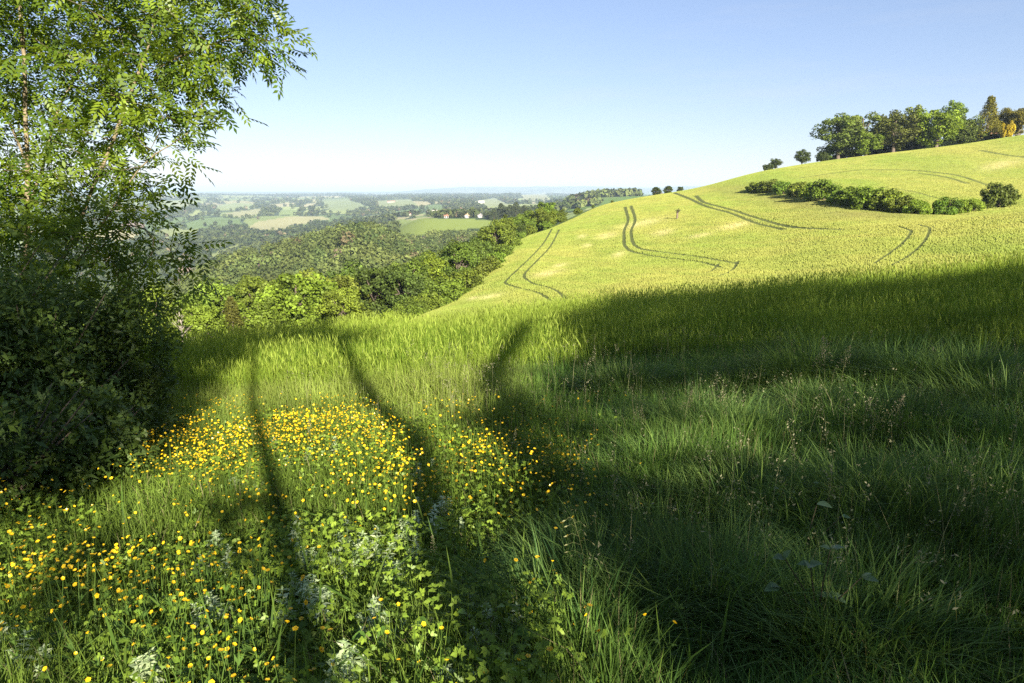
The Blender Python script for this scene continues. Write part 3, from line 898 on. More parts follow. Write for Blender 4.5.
def build_pale_herbs():
    protos = []
    for i in range(5):
        hh = .24 + .025 * i; g = Geo()
        lean = RNG.normal(0, .03, 2)
        tube(g, [[0, 0, 0], [lean[0] * .5, lean[1] * .5, hh * .6], [lean[0], lean[1], hh]], [.003, .0025, .0015], (.16, .22, .08), 5)
        stem = g.mesh('pale_herb_stem', M_HERB)
        g = Geo()
        a0 = RNG.uniform(0, 6.28)
        for w in range(7):
            t = .50 + .50 * w / 6
            c = np.array([lean[0] * t, lean[1] * t, hh * t])
            nl = 4 if w < 6 else 6
            a = a0 + w * .8 + np.arange(nl) / nl * 2 * math.pi + RNG.normal(0, .15, nl)
            L = (.085 - .055 * (t - .5) / .5) * RNG.uniform(.8, 1.15, nl)
            ax = np.stack([np.cos(a), np.sin(a), RNG.uniform(-.1, .35, nl) * (.6 + t)], -1)
            u = RNG.random((nl, 1))
            kites(g, np.repeat([c], nl, 0), ax, np.tile([0, 0, 1.], (nl, 1)) + RNG.normal(0, .15, (nl, 3)), L, L * .40, np.array([.60, .66, .38]) * (1 - u) + np.array([.30, .42, .16]) * u, .18, .4)
        protos.append((stem, g.mesh('pale_herb_leaves', M_PALE)))
    spots = []
    clusters = [(312, 590, 26, 18, 12), (350, 545, 60, 22, 16), (400, 540, 40, 22, 10), (430, 505, 30, 20, 8), (385, 600, 40, 25, 9), (220, 600, 25, 18, 6), (130, 650, 45, 25, 9), (30, 640, 40, 25, 8), (250, 480, 30, 14, 6), (215, 545, 26, 14, 4), (340, 660, 40, 18, 7), (410, 455, 20, 10, 5), (500, 610, 26, 18, 5), (455, 650, 30, 20, 4), (310, 450, 30, 10, 4)]
    for cx, cy, wx, wy, n in clusters:
        for _ in range(n):
            spots.append((cx + RNG.normal(0, .5) * wx, cy + RNG.normal(0, .5) * wy))
    for i, (px, py) in enumerate(spots):
        p = hit(px, min(py, 690), .24)
        stem, lv = protos[int(RNG.integers(0, 5))]
        o = link('pale_leaved_herb', stem); s = RNG.uniform(.62, .95)
        o.location = p; o.rotation_euler = (RNG.normal(0, .12), RNG.normal(0, .12), RNG.uniform(0, 6.28)); o.scale = (s, s, s)
        link('leaves', lv, o)
        tag(o, 'pale silvery leaved herb standing among the buttercups', 'plant', 'pale leaved herbs in the meadow')

def build_stalks():
    """Tall flowering grasses with drooping spikelets."""
    protos = []
    for kind in range(4):
        g = Geo(); hh = (.95, .85, .75, 1.0)[kind]
        bow = (.16, .10, .05, .12)[kind]
        t = np.linspace(0, 1, 7)
        pts = np.stack([bow * t ** 2.2, 0 * t, hh * (t - .05 * t ** 4)], -1)
        tube(g, pts, .0028 * (1.1 - .7 * t), (.20, .22, .08), 5)
        blades(g, np.repeat([[0., 0, 0]], 5, 0), np.full(5, .45), np.full(5, .008), RNG.uniform(0, 6.28, 5), RNG.uniform(.3, .8, 5), np.tile([.04, .08, .02], (5, 1)), np.tile([.12, .18, .04], (5, 1)), 3)
        stem = g.mesh('grass_stalk', M_HERB)
        g = Geo()
        if kind in (0, 3):
            ns = 11
            tt = np.linspace(.62, 1.0, ns)
            base = np.stack([bow * tt ** 2.2, 0 * tt, hh * (tt - .05 * tt ** 4)], -1)
            sg = np.where(np.arange(ns) % 2 == 0, 1., -1.) * np.where(np.arange(ns) % 4 < 3, 1, .6)
            for j in range(ns):
                a = RNG.uniform(-.5, .5)
                d = np.array([sg[j] * math.cos(a), math.sin(a), .35])
                L = (.10 * (1.1 - .75 * (tt[j] - .62) / .38)) + .02
                q = np.array([base[j], base[j] + d * L * .6, base[j] + d * L + np.array([0, 0, -.03])])
                tube(g, q, [.0012, .001, .0008], (.24, .25, .10), 4)
                kites(g, q[2:3].repeat(2, 0), np.array([[sg[j] * .8, 0, -.6], [sg[j] * .9, .3, -.4]]), np.array([[0, 0, 1.], [0, 1., .2]]), np.full(2, .035), np.full(2, .010), (.33, .32, .15))
        else:
            ns = 150 if kind == 1 else 90
            tt = RNG.uniform(.66, 1.0, ns)
            base = np.stack([bow * tt ** 2.2, 0 * tt, hh * (tt - .05 * tt ** 4)], -1)
            sp = .095 * (1.05 - (tt - .66) / .34) ** .7 * (1 if kind == 1 else .45)
            off = rand_dir(ns) * (sp * RNG.random(ns) ** .5)[:, None]; off[:, 2] = np.abs(off[:, 2]) * .6
            kites(g, base + off, off + np.array([0, 0, .02]), rand_dir(ns), RNG.uniform(.010, .018, ns), RNG.uniform(.004, .007, ns), np.array([.36, .31, .20]) * RNG.uniform(.8, 1.2, (ns, 1)))
        protos.append((stem, g.mesh('seed_head', M_HERB), hh))
    # column, row of the ground point, row of the tip, kind, label
    L = [(590, 640, 516, 0, 'tall drooping oat-like grass stalk between the lit grass and the shade'),
         (437, 600, 532, 2, 'slim seeding grass stalk on the dark shadow track'),
         (683, 455, 385, 1, 'seeding grass head above the lit tussock, at its left end'),
         (704, 455, 373, 1, 'tallest seeding grass head above the lit tussock'),
         (722, 455, 380, 1, 'seeding grass head above the lit tussock, at its right end'),
         (640, 460, 402, 2, 'thin pinkish seed stalk left of the lit tussock'),
         (822, 415, 334, 1, 'buff feathery grass head at the sunlit tuft below the barley'),
         (836, 415, 340, 1, 'second feathery grass head right of the buff one at the sunlit tuft'),
         (810, 415, 345, 1, 'shorter feathery grass head at the left of the sunlit tuft'),
         (870, 480, 395, 1, 'pale feathery grass head in the shade between two tussocks'),
         (884, 470, 388, 1, 'pale grass head leaning over the middle tussock'),
         (945, 580, 480, 2, 'brown dock-like seed stalk standing in the shaded grass'),
         (985, 580, 465, 0, 'grey grass stalk among the shaded grass at the right edge'),
         (978, 600, 505, 1, 'pale grass head low in the shaded grass at the right'),
         (930, 400, 345, 1, 'feathery grass head above the right sunlit tufts'),
         (1003, 430, 360, 1, 'feathery grass head at the right frame edge tuft'),
         (310, 470, 415, 2, 'thin pale stalk rising among the furthest buttercups'),
         (118, 420, 385, 2, 'short pale stalk before the dark thicket'),
         (513, 480, 425, 2, 'thin stalk at the tip of the right buttercup patch')]
    for px, gy, ty, kd, lab in L:
        b = hit(px, gy)
        rb = math.hypot(b[0], b[1]); d = ray(px, ty); zt = EYE + d[2] / math.hypot(d[0], d[1]) * rb
        stem, hd, hh = protos[kd]
        s = max(.35, min(1.5, (zt - b[2]) / hh))
        o = link('seeding_grass_stalk', stem); o.location = b; o.scale = (s * .9, s * .9, s)
        o.rotation_euler = (0, 0, math.pi + RNG.normal(0, .3) if kd == 0 else RNG.uniform(0, 6.28))
        link('seed_sprays', hd, o)
        tag(o, lab, 'grass stalk', 'seeding grass stalks')

def broad_leaf(g, base, d, nrm, L, Wd, col):
    """A heart-shaped leaf with a folded midrib."""
    d = unit(np.asarray(d, float)); s = unit(np.cross(d, nrm)); u = np.cross(s, d)
    ts = np.array([0, .12, .35, .62, .85, 1.0]); ws = np.array([.10, .72, 1.0, .72, .34, 0.0]) * Wd / 2
    v = []; 
    for t, w in zip(ts, ws):
        p = base + d * L * t - u * L * .22 * t * t
        v += [p - s * w + u * w * .3, p, p + s * w + u * w * .3]
    f = []
    for i in range(len(ts) - 1):
        f += [[3 * i, 3 * i + 1, 3 * i + 4, 3 * i + 3], [3 * i + 1, 3 * i + 2, 3 * i + 5, 3 * i + 4]]
    g.add(np.array(v), [np.array(f)], col)

def build_broad_plants():
    spec = [((812, 660), 'bramble sprig with broad bluish leaves in the shaded grass', 'bramble',
             [(-80, 10, .30, .095), (-10, 35, .36, .10), (15, 60, .42, .085), (70, 15, .33, .09), (-30, -10, .18, .11), (5, -20, .20, .12), (60, -25, .16, .09), (-60, 55, .40, .08), (20, 10, .24, .1)]),
            ((800, 590), 'single pale broad leaf catching light above the shaded grass', 'leafy plant', [(20, 20, .40, .105), (75, 5, .36, .06)]),
            ((395, 690), 'broad leaved plant at the bottom between the two shadow tracks', 'leafy plant', [(-40, 20, .2, .07), (30, 40, .25, .08), (60, -5, .18, .08), (-10, 5, .22, .07)]),
            ((482, 690), 'plant with upright pointed leaves beside the broad shadow track', 'leafy plant', [(-20, 60, .28, .06), (20, 70, .3, .06), (50, 25, .22, .08), (-50, 30, .2, .07)]),
            ((790, 545), 'low leafy sprig behind the bramble', 'leafy plant', [(-30, 30, .3, .05), (40, 40, .33, .05), (0, 20, .28, .05)])]
    for (px, py), lab, cat, lv in spec:
        b = hit(px, py)
        o = empty('bramble' if cat == 'bramble' else 'leafy_plant', b); tag(o, lab, cat)
        g = Geo()
        for a, e, hh, L in lv:
            A = math.radians(a); off = np.array([math.sin(A) * .17, -.02 + .06 * math.cos(A), hh * 1.12])
            tube(g, [[0, 0, 0], off * np.array([.4, .4, .7]), off], [.0035, .003, .002], (.13, .11, .06), 5)
        link('stem', g.mesh('plant_stem', M_HERB), o)
        for a, e, hh, L in lv:
            A = math.radians(a); E = math.radians(e) * .5
            off = np.array([math.sin(A) * .17, -.02 + .06 * math.cos(A), hh * 1.12])
            d = np.array([math.sin(A) * math.cos(E), -.35 * math.cos(E), math.sin(E) * .6])
            L = L * (.68 if px > 600 else .8)
            g = Geo(); col = np.array([.15, .23, .10]) if px > 600 else np.array([.10, .19, .03])
            broad_leaf(g, off, d, np.array([.1, -.25, 1.0]), L, L * .72, col * RNG.uniform(.85, 1.2))
            if cat == 'bramble':
                broad_leaf(g, off, d + np.array([.9, .3, 0]), np.array([0, -.2, 1.0]), L * .75, L * .5, col)
                broad_leaf(g, off, d + np.array([-.9, .3, 0]), np.array([0, -.2, 1.0]), L * .75, L * .5, col)
            link('leaf', g.mesh('broad_leaf', M_HERB), o)

build_grass(); build_near_barley(); build_far_barley(); build_herbs(); build_buttercups(); build_pale_herbs(); build_stalks(); build_broad_plants()

# ------------------------------------------------------------------ the ash tree on the left
def colonize(attr, start, step=.22, infl=1.6, kill=.34, iters=160):
    nodes = [np.array(s, float) for s, _ in start]; par = [p for _, p in start]
    A = attr.copy()
    near_d = np.full(len(A), 1e9); near_i = np.zeros(len(A), int)
    P = np.array(nodes)
    for s0 in range(0, len(P)):
        d = np.linalg.norm(A - P[s0], axis=1); m = d < near_d; near_d[m] = d[m]; near_i[m] = s0
    first = True
    for it in range(iters):
        lim = infl if it > 25 else 99
        act = near_d < lim
        if not act.any(): break
        ids = np.unique(near_i[act])
        dirs = unit(A - np.array(nodes)[near_i])
        new = []
        for i in ids:
            v = dirs[act & (near_i == i)].sum(0) + RNG.normal(0, .15, 3)
            n = np.linalg.norm(v)
            if n < 1e-6: continue
            new.append((nodes[i] + v / n * step, i))
        for p, i in new:
            nodes.append(p); par.append(i); k = len(nodes) - 1
            d = np.linalg.norm(A - p, axis=1); m = d < near_d
            near_d[m] = d[m]; near_i[m] = k
        keep = near_d > kill
        A, near_d, near_i = A[keep], near_d[keep], near_i[keep]
        if len(A) == 0: break
    return np.array(nodes), np.array(par)

def P3(px, py, dep):
    return ray(px, py) * dep + np.array([0, 0, EYE])

def poly_nodes(start_idx, pts, nodes, par, step=.25):
    """Append a hand-laid limb to the skeleton; returns index of its tip."""
    cur = start_idx
    for p in pts:
        a = np.array(nodes[cur]); b = np.array(p); n = max(1, int(np.linalg.norm(b - a) / step))
        for k in range(1, n + 1):
            wob = np.array([math.sin(len(nodes) * .55), 0, math.cos(len(nodes) * .43)]) * .035 + RNG.normal(0, .018, 3)
            nodes.append(a + (b - a) * k / n + (wob if k < n else 0)); par.append(cur); cur = len(nodes) - 1
    return cur

def build_ash():
    base = at(25, 11.2, 420)
    nodes = [np.array([base[0], base[1], base[2] - .1])]; par = [-1]
    D = 9.6
    fork = poly_nodes(0, [P3(27, 330, D), P3(28, 230, D), P3(24, 130, D)], nodes, par)
    top = poly_nodes(fork, [P3(26, 60, D), P3(20, -40, D), P3(30, -160, D), P3(40, -300, D)], nodes, par)
    j = [i for i in range(len(nodes))]
    def nearest(p): return int(np.argmin([np.linalg.norm(n - p) for n in nodes]))
    root2 = nearest(P3(28, 300, D))
    poly_nodes(root2, [P3(70, 250, D - .3), P3(105, 165, D - .5), P3(125, 100, D - .6), P3(150, 40, D - .7), P3(165, -20, D - .7), P3(190, -120, D - .6)], nodes, par)
    poly_nodes(nearest(P3(28, 330, D)), [P3(80, 260, D - .8), P3(115, 205, D - 1.0), P3(150, 150, D - 1.1), P3(165, 130, D - 1.2)], nodes, par)
    poly_nodes(nearest(P3(150, 150, D - 1.1)), [P3(175, 145, D - 1.2), P3(198, 133, D - 1.2)], nodes, par)
    poly_nodes(nearest(P3(130, 90, D - .6)), [P3(170, 60, D - .9), P3(205, 45, D - 1.0), P3(240, 30, D - 1.0), P3(275, 45, D - 1.1)], nodes, par)
    poly_nodes(nearest(P3(28, 200, D)), [P3(50, 135, D + .4), P3(70, 85, D + .5), P3(90, 60, D + .5), P3(110, -30, D + .5)], nodes, par)
    poly_nodes(nearest(P3(26, 170, D)), [P3(5, 110, D - .3), P3(-30, 50, D - .3)], nodes, par)
    poly_nodes(nearest(P3(150, 20, D - .7)), [P3(200, -30, D - .8), P3(250, -60, D - .9)], nodes, par)
    low = poly_nodes(nearest(P3(70, 270, D - .6)), [P3(130, 215, D - 1.2), P3(165, 238, D - 1.4), P3(200, 250, D - 1.5)], nodes, par)
    # attractors: leaf masses (column, row, depth, radius in pixels, count)
    blobs = [(-120, -60, D, 190, 520), (60, -120, D, 170, 420), (40, 10, D, 120, 420), (110, 20, D - .5, 95, 380), (190, -20, D - .8, 90, 320), (240, 15, D - 1.0, 55, 220), (200, 60, D - .9, 55, 220), (262, 45, D - 1.1, 34, 110), (280, 45, D - 1.0, 18, 30),
             (150, 90, D - .7, 60, 220), (185, 110, D - 1, 36, 90), (100, 120, D - .6, 70, 240), (30, 120, D, 80, 260), (-60, 120, D, 100, 260), (60, 180, D - .4, 70, 240), (120, 170, D - .9, 42, 130), (150, 205, D - 1.2, 26, 60), (186, 155, D - 1.2, 14, 20), (160, 180, D - 1.2, 12, 14), (100, 225, D - .8, 55, 170), (20, 230, D - .3, 80, 230), (-60, 240, D - .3, 90, 200), (60, 290, D - 1.3, 75, 320), (118, 280, D - 1.3, 38, 120), (30, 340, D - 1.9, 80, 240), (105, 345, D - 1.7, 45, 130), (198, 250, D - 1.5, 14, 24), (170, 236, D - 1.4, 10, 10), (140, 140, D-.9, 24, 40), (235, -50, D - .9, 50, 110)]
    pts = []
    for bx, by, dp, rad, n in blobs:
        d = rand_dir(n) * (RNG.random(n) ** (1 / 2.4))[:, None]
        R = rad / F * dp
        c = P3(bx, by, dp)
        pts.append(c + d * R * np.array([1, 1.15, 1]))
    attr = np.concatenate(pts)
    N, par = colonize(attr, [(n, p) for n, p in zip(nodes, par)])
    n = len(N)
    ch = np.zeros(n, int)
    for i in range(1, n): ch[par[i]] += 1
    rad = np.zeros(n); acc = np.zeros(n)
    for i in range(n - 1, -1, -1):
        if acc[i] == 0: acc[i] = .0035 ** 2.25
        rad[i] = acc[i] ** (1 / 2.25)
        if par[i] >= 0: acc[par[i]] += acc[i]
    rad = np.minimum(rad * .80, .15)
    # chains -> tubes
    g = Geo(); kids = [[] for _ in range(n)]
    for i in range(1, n): kids[par[i]].append(i)
    stack = [(0, None)]
    while stack:
        i, prev = stack.pop()
        chain = ([prev] if prev is not None else []) + [i]
        while kids[chain[-1]]:
            ks = sorted(kids[chain[-1]], key=lambda q: -rad[q])
            for q in ks[1:]: stack.append((q, chain[-1]))
            chain.append(ks[0])
        if len(chain) < 2: continue
        rr = rad[chain].copy()
        if prev is not None: rr[0] = min(rr[0], rr[1] * 1.15)
        pp = N[chain].copy()
        if len(pp) > 4:
            for _ in range(2): pp[1:-1] = (pp[:-2] + 2 * pp[1:-1] + pp[2:]) / 4
        big = rr.max() > .02
        tube(g, pp - base, rr, (.20, .158, .095) if big else (.13, .10, .055), 9 if big else 4)
    root = empty('ash_tree', base); tag(root, 'tall ash tree with feathery leaves at the left, its trunk sunlit at the top', 'tree')
    link('trunk', g.mesh('ash_trunk', M_BARK, True), root)
    # pinnate leaves on thin twigs
    tw = np.where(rad < .011)[0]
    tw = tw[tw >= len(nodes) // 3]
    cen = N[tw]; dirn = unit(N[tw] - N[par[tw]])
    rep = 7
    c = np.repeat(cen, rep, 0) + RNG.normal(0, .085, (len(tw) * rep, 3)); d = np.repeat(dirn, rep, 0)
    keep = RNG.random(len(c)) < .80
    c, d = c[keep], d[keep]; m = len(c)
    lpx, lpy, lpd = proj(c)
    ok = ~((np.abs(lpx - 27) < 13) & (lpy > 25) & (lpy < 165) & (lpd < D + .1) & (RNG.random(m) < .93))
    c, d = c[ok], d[ok]; m = len(c)
    ax = unit(d * .6 + rand_dir(m) * .9 + np.array([0, 0, -.05]))
    nr = unit(np.array([.1, -.2, 1.0]) + RNG.normal(0, .35, (m, 3)))
    side = unit(np.cross(ax, nr)); nr = np.cross(side, ax)
    LL = RNG.uniform(.19, .33, m)
    u = RNG.random((m, 1)); col = np.array([.055, .110, .013]) * (1 - u) + np.array([.20, .27, .022]) * u
    g = Geo()
    for k in range(4):
        t = .25 + .2 * k
        for sg in (-1, 1):
            p = c + ax * (LL * t)[:, None] - np.array([0, 0, 1.]) * (LL * .12 * t * t)[:, None]
            kites(g, p, side * sg + ax * .65 + np.array([0, 0, -.25]), nr, LL * .36, LL * .135, col * RNG.uniform(.9, 1.1, (m, 1)), .1, .45)
    kites(g, c + ax * (LL * .95)[:, None] - np.array([0, 0, 1.]) * (LL * .1)[:, None], ax + np.array([0, 0, -.3]), nr, LL * .38, LL * .14, col, .1, .45)
    for q in g.v: q -= base
    link('crown', g.mesh('ash_crown', M_ASH), root)
    print('ash nodes', n, 'leaves', m)
build_ash()

def build_thicket():
    """Bushes under the ash."""
    spec = [(-70, 8.0, 230, 1.5, 'dark bush at the left frame edge under the ash', 8000),
            (25, 7.6, 285, 1.05, 'dark leafy bush below the ash trunk', 9000),
            (95, 8.4, 290, .72, 'dense dark bush right of the ash trunk', 8000),
            (138, 9.6, 355, .45, 'low bush at the right end of the thicket', 3000),
            (60, 6.4, 405, .60, 'low dark shrub in front of the thicket', 4500),
            (125, 7.4, 412, .42, 'small shaded shrub beside the flowers at the thicket foot', 2600),
            (-20, 6.0, 400, .7, 'low shrub at the left frame edge before the thicket', 4500)]
    for px, r, toprow, R, lab, n in spec:
        n = int(n * 1.5)
        b = at(px, r, 400)
        d = ray(px, toprow); zt = EYE + d[2] / math.hypot(d[0], d[1]) * r
        hh = zt - b[2]
        o = empty('bush', b); tag(o, lab, 'bush', 'bushes of the thicket under the ash')
        g = Geo()
        for k in range(16):
            a = RNG.uniform(0, 6.28); q = RNG.random() ** .5 * R
            e = np.array([math.cos(a) * q, math.sin(a) * q, hh * RNG.uniform(.55, .98)])
            tube(g, [[0, 0, 0], e * np.array([.35, .35, .5]) + RNG.normal(0, .04, 3), e], [.018, .011, .004], (.13, .10, .07), 5)
        link('stems', g.mesh('bush_stems', M_BARK), o)
        nl = 26
        cen = rand_dir(nl) * (RNG.uniform(.45, 1.0, nl))[:, None]
        cen = cen * np.array([R, R, hh * .5]) + np.array([0, 0, hh * .5])
        k = RNG.integers(0, nl, n)
        p = cen[k] + rand_dir(n) * (RNG.random((n, 1)) ** .5) * R * .36
        p[:, 2] = np.abs(p[:, 2])
        g = Geo(); u = RNG.random((n, 1)) * .6 + RNG.random((nl, 1))[k] * .4
        ax = unit(rand_dir(n) + unit(p - np.array([0, 0, hh * .4])) * .5)
        kites(g, p, ax, np.array([0, -.2, 1.]) + RNG.normal(0, .5, (n, 3)), (.035 + .09 * RNG.random(n) ** 2) , RNG.uniform(.018, .042, n), np.array([.045, .085, .016]) * (1 - u) + np.array([.13, .19, .035]) * u)
        link('leaves', g.mesh('bush_leaves', M_BUSH), o)
build_thicket()

# ------------------------------------------------------------------ trees of the middle distance
def crown_lobes(g, lobes, nq, size, col, flat=.5):
    for c, R, cm in lobes:
        d = rand_dir(nq); d[:, 2] = d[:, 2] * .85 + .12
        p = np.array(c) + d * (R * RNG.uniform(.55, 1.05, nq))[:, None]
        nr = unit(d + RNG.normal(0, .55, (nq, 3)))
        ax = unit(np.cross(nr, rand_dir(nq)))
        s = RNG.uniform(.7, 1.3, nq) * size
        kites(g, p - ax * (s * .5)[:, None], ax, nr, s, s * .8, np.array(col) * cm * RNG.uniform(.75, 1.25, (nq, 1)), .15, .5)

def tree_proto(kind, seed, nq=95, size=.34):
    """Trunk and crown mesh of a tree about ten metres tall."""
    global RNG
    keep = RNG; RNG = np.random.default_rng(seed)
    t, g = Geo(), Geo(); base = np.array([.095, .125, .024]); bark = (.13, .10, .075)
    lobes = []
    if kind in ('round', 'tall', 'spread'):
        rx, rz, cz, nl = {'round': (3.9, 4.5, 5.0, 84), 'tall': (2.8, 4.7, 5.2, 76), 'spread': (4.9, 4.0, 5.2, 96)}[kind]
        tube(t, [[0, 0, -.3], [.1, .05, 2.0], [0, .1, 4.5], [.1, 0, 7.5]], [.34, .26, .2, .07], bark, 8)
        for i in range(nl):
            d = rand_dir(1)[0]; f = RNG.uniform(.45, .95)
            c = np.array([d[0] * rx * f, d[1] * rx * f, cz + d[2] * rz * f])
            R = RNG.uniform(.55, 1.15) * (1.15 - .25 * max(d[2], 0))
            lobes.append((c, R, RNG.uniform(.72, 1.3)))
            if i % 4 == 0:
                tube(t, [[0, 0, RNG.uniform(2.2, 5)], c * .55 + np.array([0, 0, 1.8]), c], [.11, .07, .02], bark, 5)
        crown_lobes(g, lobes, nq, size, base)
    elif kind == 'conifer':
        tube(t, [[0, 0, -.3], [0, 0, 5], [0, 0, 10]], [.28, .18, .03], bark, 8)
        for i in range(70):
            z = 1.2 + 8.6 * (i / 70); R = (3.4 * (1 - (z - 1) / 9.2) ** .9 + .15) * RNG.uniform(.75, 1.15)
            a = i * 2.4; c = np.array([math.cos(a) * R * .75, math.sin(a) * R * .75, z - .2 * R])
            lobes.append((c, .40 + R * .22, RNG.uniform(.75, 1.25)))
        crown_lobes(g, lobes, int(nq * .7), size * .85, base)
    elif kind == 'bush':
        tube(t, [[0, 0, -.2], [.1, 0, .8], [.3, .1, 2]], [.12, .09, .04], bark, 6)
        tube(t, [[0, 0, -.2], [-.2, .2, .8], [-.6, .2, 2]], [.1, .07, .03], bark, 6)
        for i in range(46):
            a = RNG.uniform(0, 6.28); q = RNG.random() ** .5 * 1.9; z = RNG.uniform(.25, 2.7) * (1 - .4 * (q / 1.9) ** 2)
            lobes.append((np.array([math.cos(a) * q, math.sin(a) * q, z]), RNG.uniform(.35, .75), RNG.uniform(.75, 1.25)))
        crown_lobes(g, lobes, nq, size * .7, base)
    elif kind == 'dead':
        tube(t, [[0, 0, -.3], [.1, 0, 3], [0, .1, 6], [.2, 0, 8.5]], [.2, .15, .1, .03], (.27, .23, .19), 7)
        for i in range(26):
            z = RNG.uniform(1.8, 7.6); a = RNG.uniform(0, 6.28); L = RNG.uniform(.8, 2.2) * (1 - z / 12)
            d = np.array([math.cos(a), math.sin(a), 1.1])
            p = np.array([.05, .05, z]); q = p + d * L * .6; e = q + (d + rand_dir(1)[0] * .5) * L * .5
            tube(t, [p, q, e], [.05, .035, .012], (.27, .23, .19), 5)
            tube(t, [q, q + (d + rand_dir(1)[0]) * L * .4], [.025, .01], (.27, .23, .19), 4)
    tm = t.mesh(kind + '_trunk', M_BARK, True); cm = g.mesh(kind + '_crown', M_TREE) if lobes else None
    RNG = keep
    return tm, cm

PROTO = {'round': [tree_proto('round', s) for s in (1, 2, 3)], 'tall': [tree_proto('tall', s) for s in (4, 5)], 'spread': [tree_proto('spread', s) for s in (6, 7)],
         'conifer': [tree_proto('conifer', s) for s in (8, 9)], 'bush': [tree_proto('bush', s) for s in (10, 11, 12)], 'dead': [tree_proto('dead', 13)]}
FULLH = {'round': 9.8, 'tall': 10.2, 'spread': 9.8, 'conifer': 10.0, 'bush': 3.2, 'dead': 8.7}

def plant(kind, pos, hgt, tint, label, cat='tree', group=None, name=None, wide=1.0, sink=0.0):
    tm, cm = PROTO[kind][int(RNG.integers(0, len(PROTO[kind])))]
    s = hgt / FULLH[kind]
    nm = name or {'conifer': 'conifer', 'bush': 'bush', 'dead': 'dead_tree'}.get(kind, 'broadleaf_tree')
    r = empty(nm, (pos[0], pos[1], pos[2] - sink), RNG.uniform(0, 6.28), (s * wide, s * wide, s))
    tag(r, label, cat, group)
    link('trunk', tm, r)
    if cm is not None:
        c = link('crown', cm, r); c.color = (tint[0], tint[1], tint[2], 1)
    return r

BRIGHT, MID, DARK, BLUE, RUST, GOLD = (1.75, 1.65, 1.1), (1.2, 1.2, 1.0), (.70, .72, .8), (.75, .85, 1.1), (1.5, 1.05, .75), (4.6, 2.7, .6)
def jit(t, a=.14):
    return tuple(np.array(t) * RNG.uniform(1 - a, 1 + a) * RNG.uniform(1 - a * .5, 1 + a * .5, 3))

def by_px(kind, px, base_row, top_row, r, tint, label, group=None, cat='tree', name=None, wide=1.0):
    """Plant at distance r in that direction, as tall as it looks."""
    p = at(px, r, base_row)
    d = ray(px, top_row); zt = EYE + d[2] / math.hypot(d[0], d[1]) * r
    return plant(kind, p, max(1.0, zt - p[2]), jit(tint, .06), label, cat, group, name, wide)

# trees along the ridge, left to right
G = 'trees along the ridge'
for a in [
  ('bush', 768, 171, 162, 210, DARK, 'small dark bush alone at the left end of the ridge line', 'bush'),
  ('round', 776, 168, 157, 212, DARK, 'small round tree on the skyline, left of a slightly larger one', 'tree'),
  ('round', 802, 163, 149, 215, DARK, 'round dark tree on the skyline between the small round tree and the tree row', 'tree'),
  ('bush', 822, 160, 151, 216, DARK, 'low bush at the foot of the first big ridge tree', 'bush'),
  ('round', 838, 158, 113, 222, MID, 'leftmost big tree of the ridge row with ragged dark left edge', 'tree'),
  ('spread', 860, 156, 107, 228, MID, 'broadest grey green tree of the ridge row', 'tree'),
  ('round', 866, 155, 128, 221, (1.7, 1.8, .8), 'bright green small tree in front of the broadest ridge tree', 'tree'),
  ('round', 893, 151, 110, 224, (1.15, 1.0, .9), 'brownish green tree with a visible trunk, right of the broadest ridge tree', 'tree'),
  ('tall', 912, 148, 104, 230, (1.6, 1.45, 1.0), 'yellowish tree behind the brightest green ridge tree', 'tree'),
  ('round', 936, 146, 104, 226, (1.75, 1.85, .7), 'brightest green round tree in the middle of the ridge row', 'tree'),
  ('tall', 950, 143, 99, 234, (1.35, 1.5, .9), 'tall feathery tree rising behind the brightest green one', 'tree'),
  ('round', 962, 141, 113, 236, (1.2, 1.15, 1.1), 'greyish thin tree between the bright green tree and the conifer', 'tree'),
  ('conifer', 986, 137, 96, 238, (1.6, 1.15, .6), 'olive brown conifer standing tallest at the right of the ridge row', 'conifer'),
  ('round', 1003, 136, 108, 246, (1.7, 1.15, .6), 'rusty olive tree behind the golden shrub', 'tree'),
  ('round', 1018, 135, 104, 246, (1.6, 1.1, .6), 'rusty tree at the right frame edge of the ridge', 'tree'),
  ('round', 1040, 134, 100, 250, MID, 'green tree just past the right end of the ridge row', 'tree'),
  ('bush', 1007, 136, 118, 234, GOLD, 'golden yellow conical shrub by the pale lane on the ridge', 'shrub')]:
    by_px(a[0], a[1], a[2], a[3], a[4], a[5], a[6], G, a[7], {'shrub': 'golden_shrub'}.get(a[7]), 1.4 if a[0] in ('round', 'spread') else (.5 if a[7] == 'shrub' else 1.0))
for px, tr, wd, lab in ((830, 148, 1.5, 'undergrowth bush below the leftmost big ridge tree'), (850, 146, 1.6, 'undergrowth bush between the two leftmost big ridge trees'), (878, 141, 1.6, 'undergrowth bush between the broadest ridge tree and the brownish one'),
        (905, 138, 1.5, 'undergrowth bush beside the brownish ridge tree'), (921, 135, 1.6, 'undergrowth bush left of the brightest green ridge tree'), (956, 130, 1.6, 'undergrowth bush right of the brightest green ridge tree'), (973, 127, 1.5, 'undergrowth bush left of the ridge conifer')):
    by_px('bush', px, 152, tr, float(np.interp(px, RIDGE[0], RIDGE[1])) + 6, jit((1.1, 1.2, .8), .25), lab, G, 'bush', None, wd)
for px, r, tr, lab in ((656, 232, 186, 'round tree beyond the field crest, left of a pair'), (668, 236, 185, 'second round tree of the pair beyond the field crest'), (680, 240, 186, 'low tree just before the crest hides the hedge')):
    by_px('round', px, 195, tr, r, DARK, lab, 'trees beyond the field crest', wide=1.15)

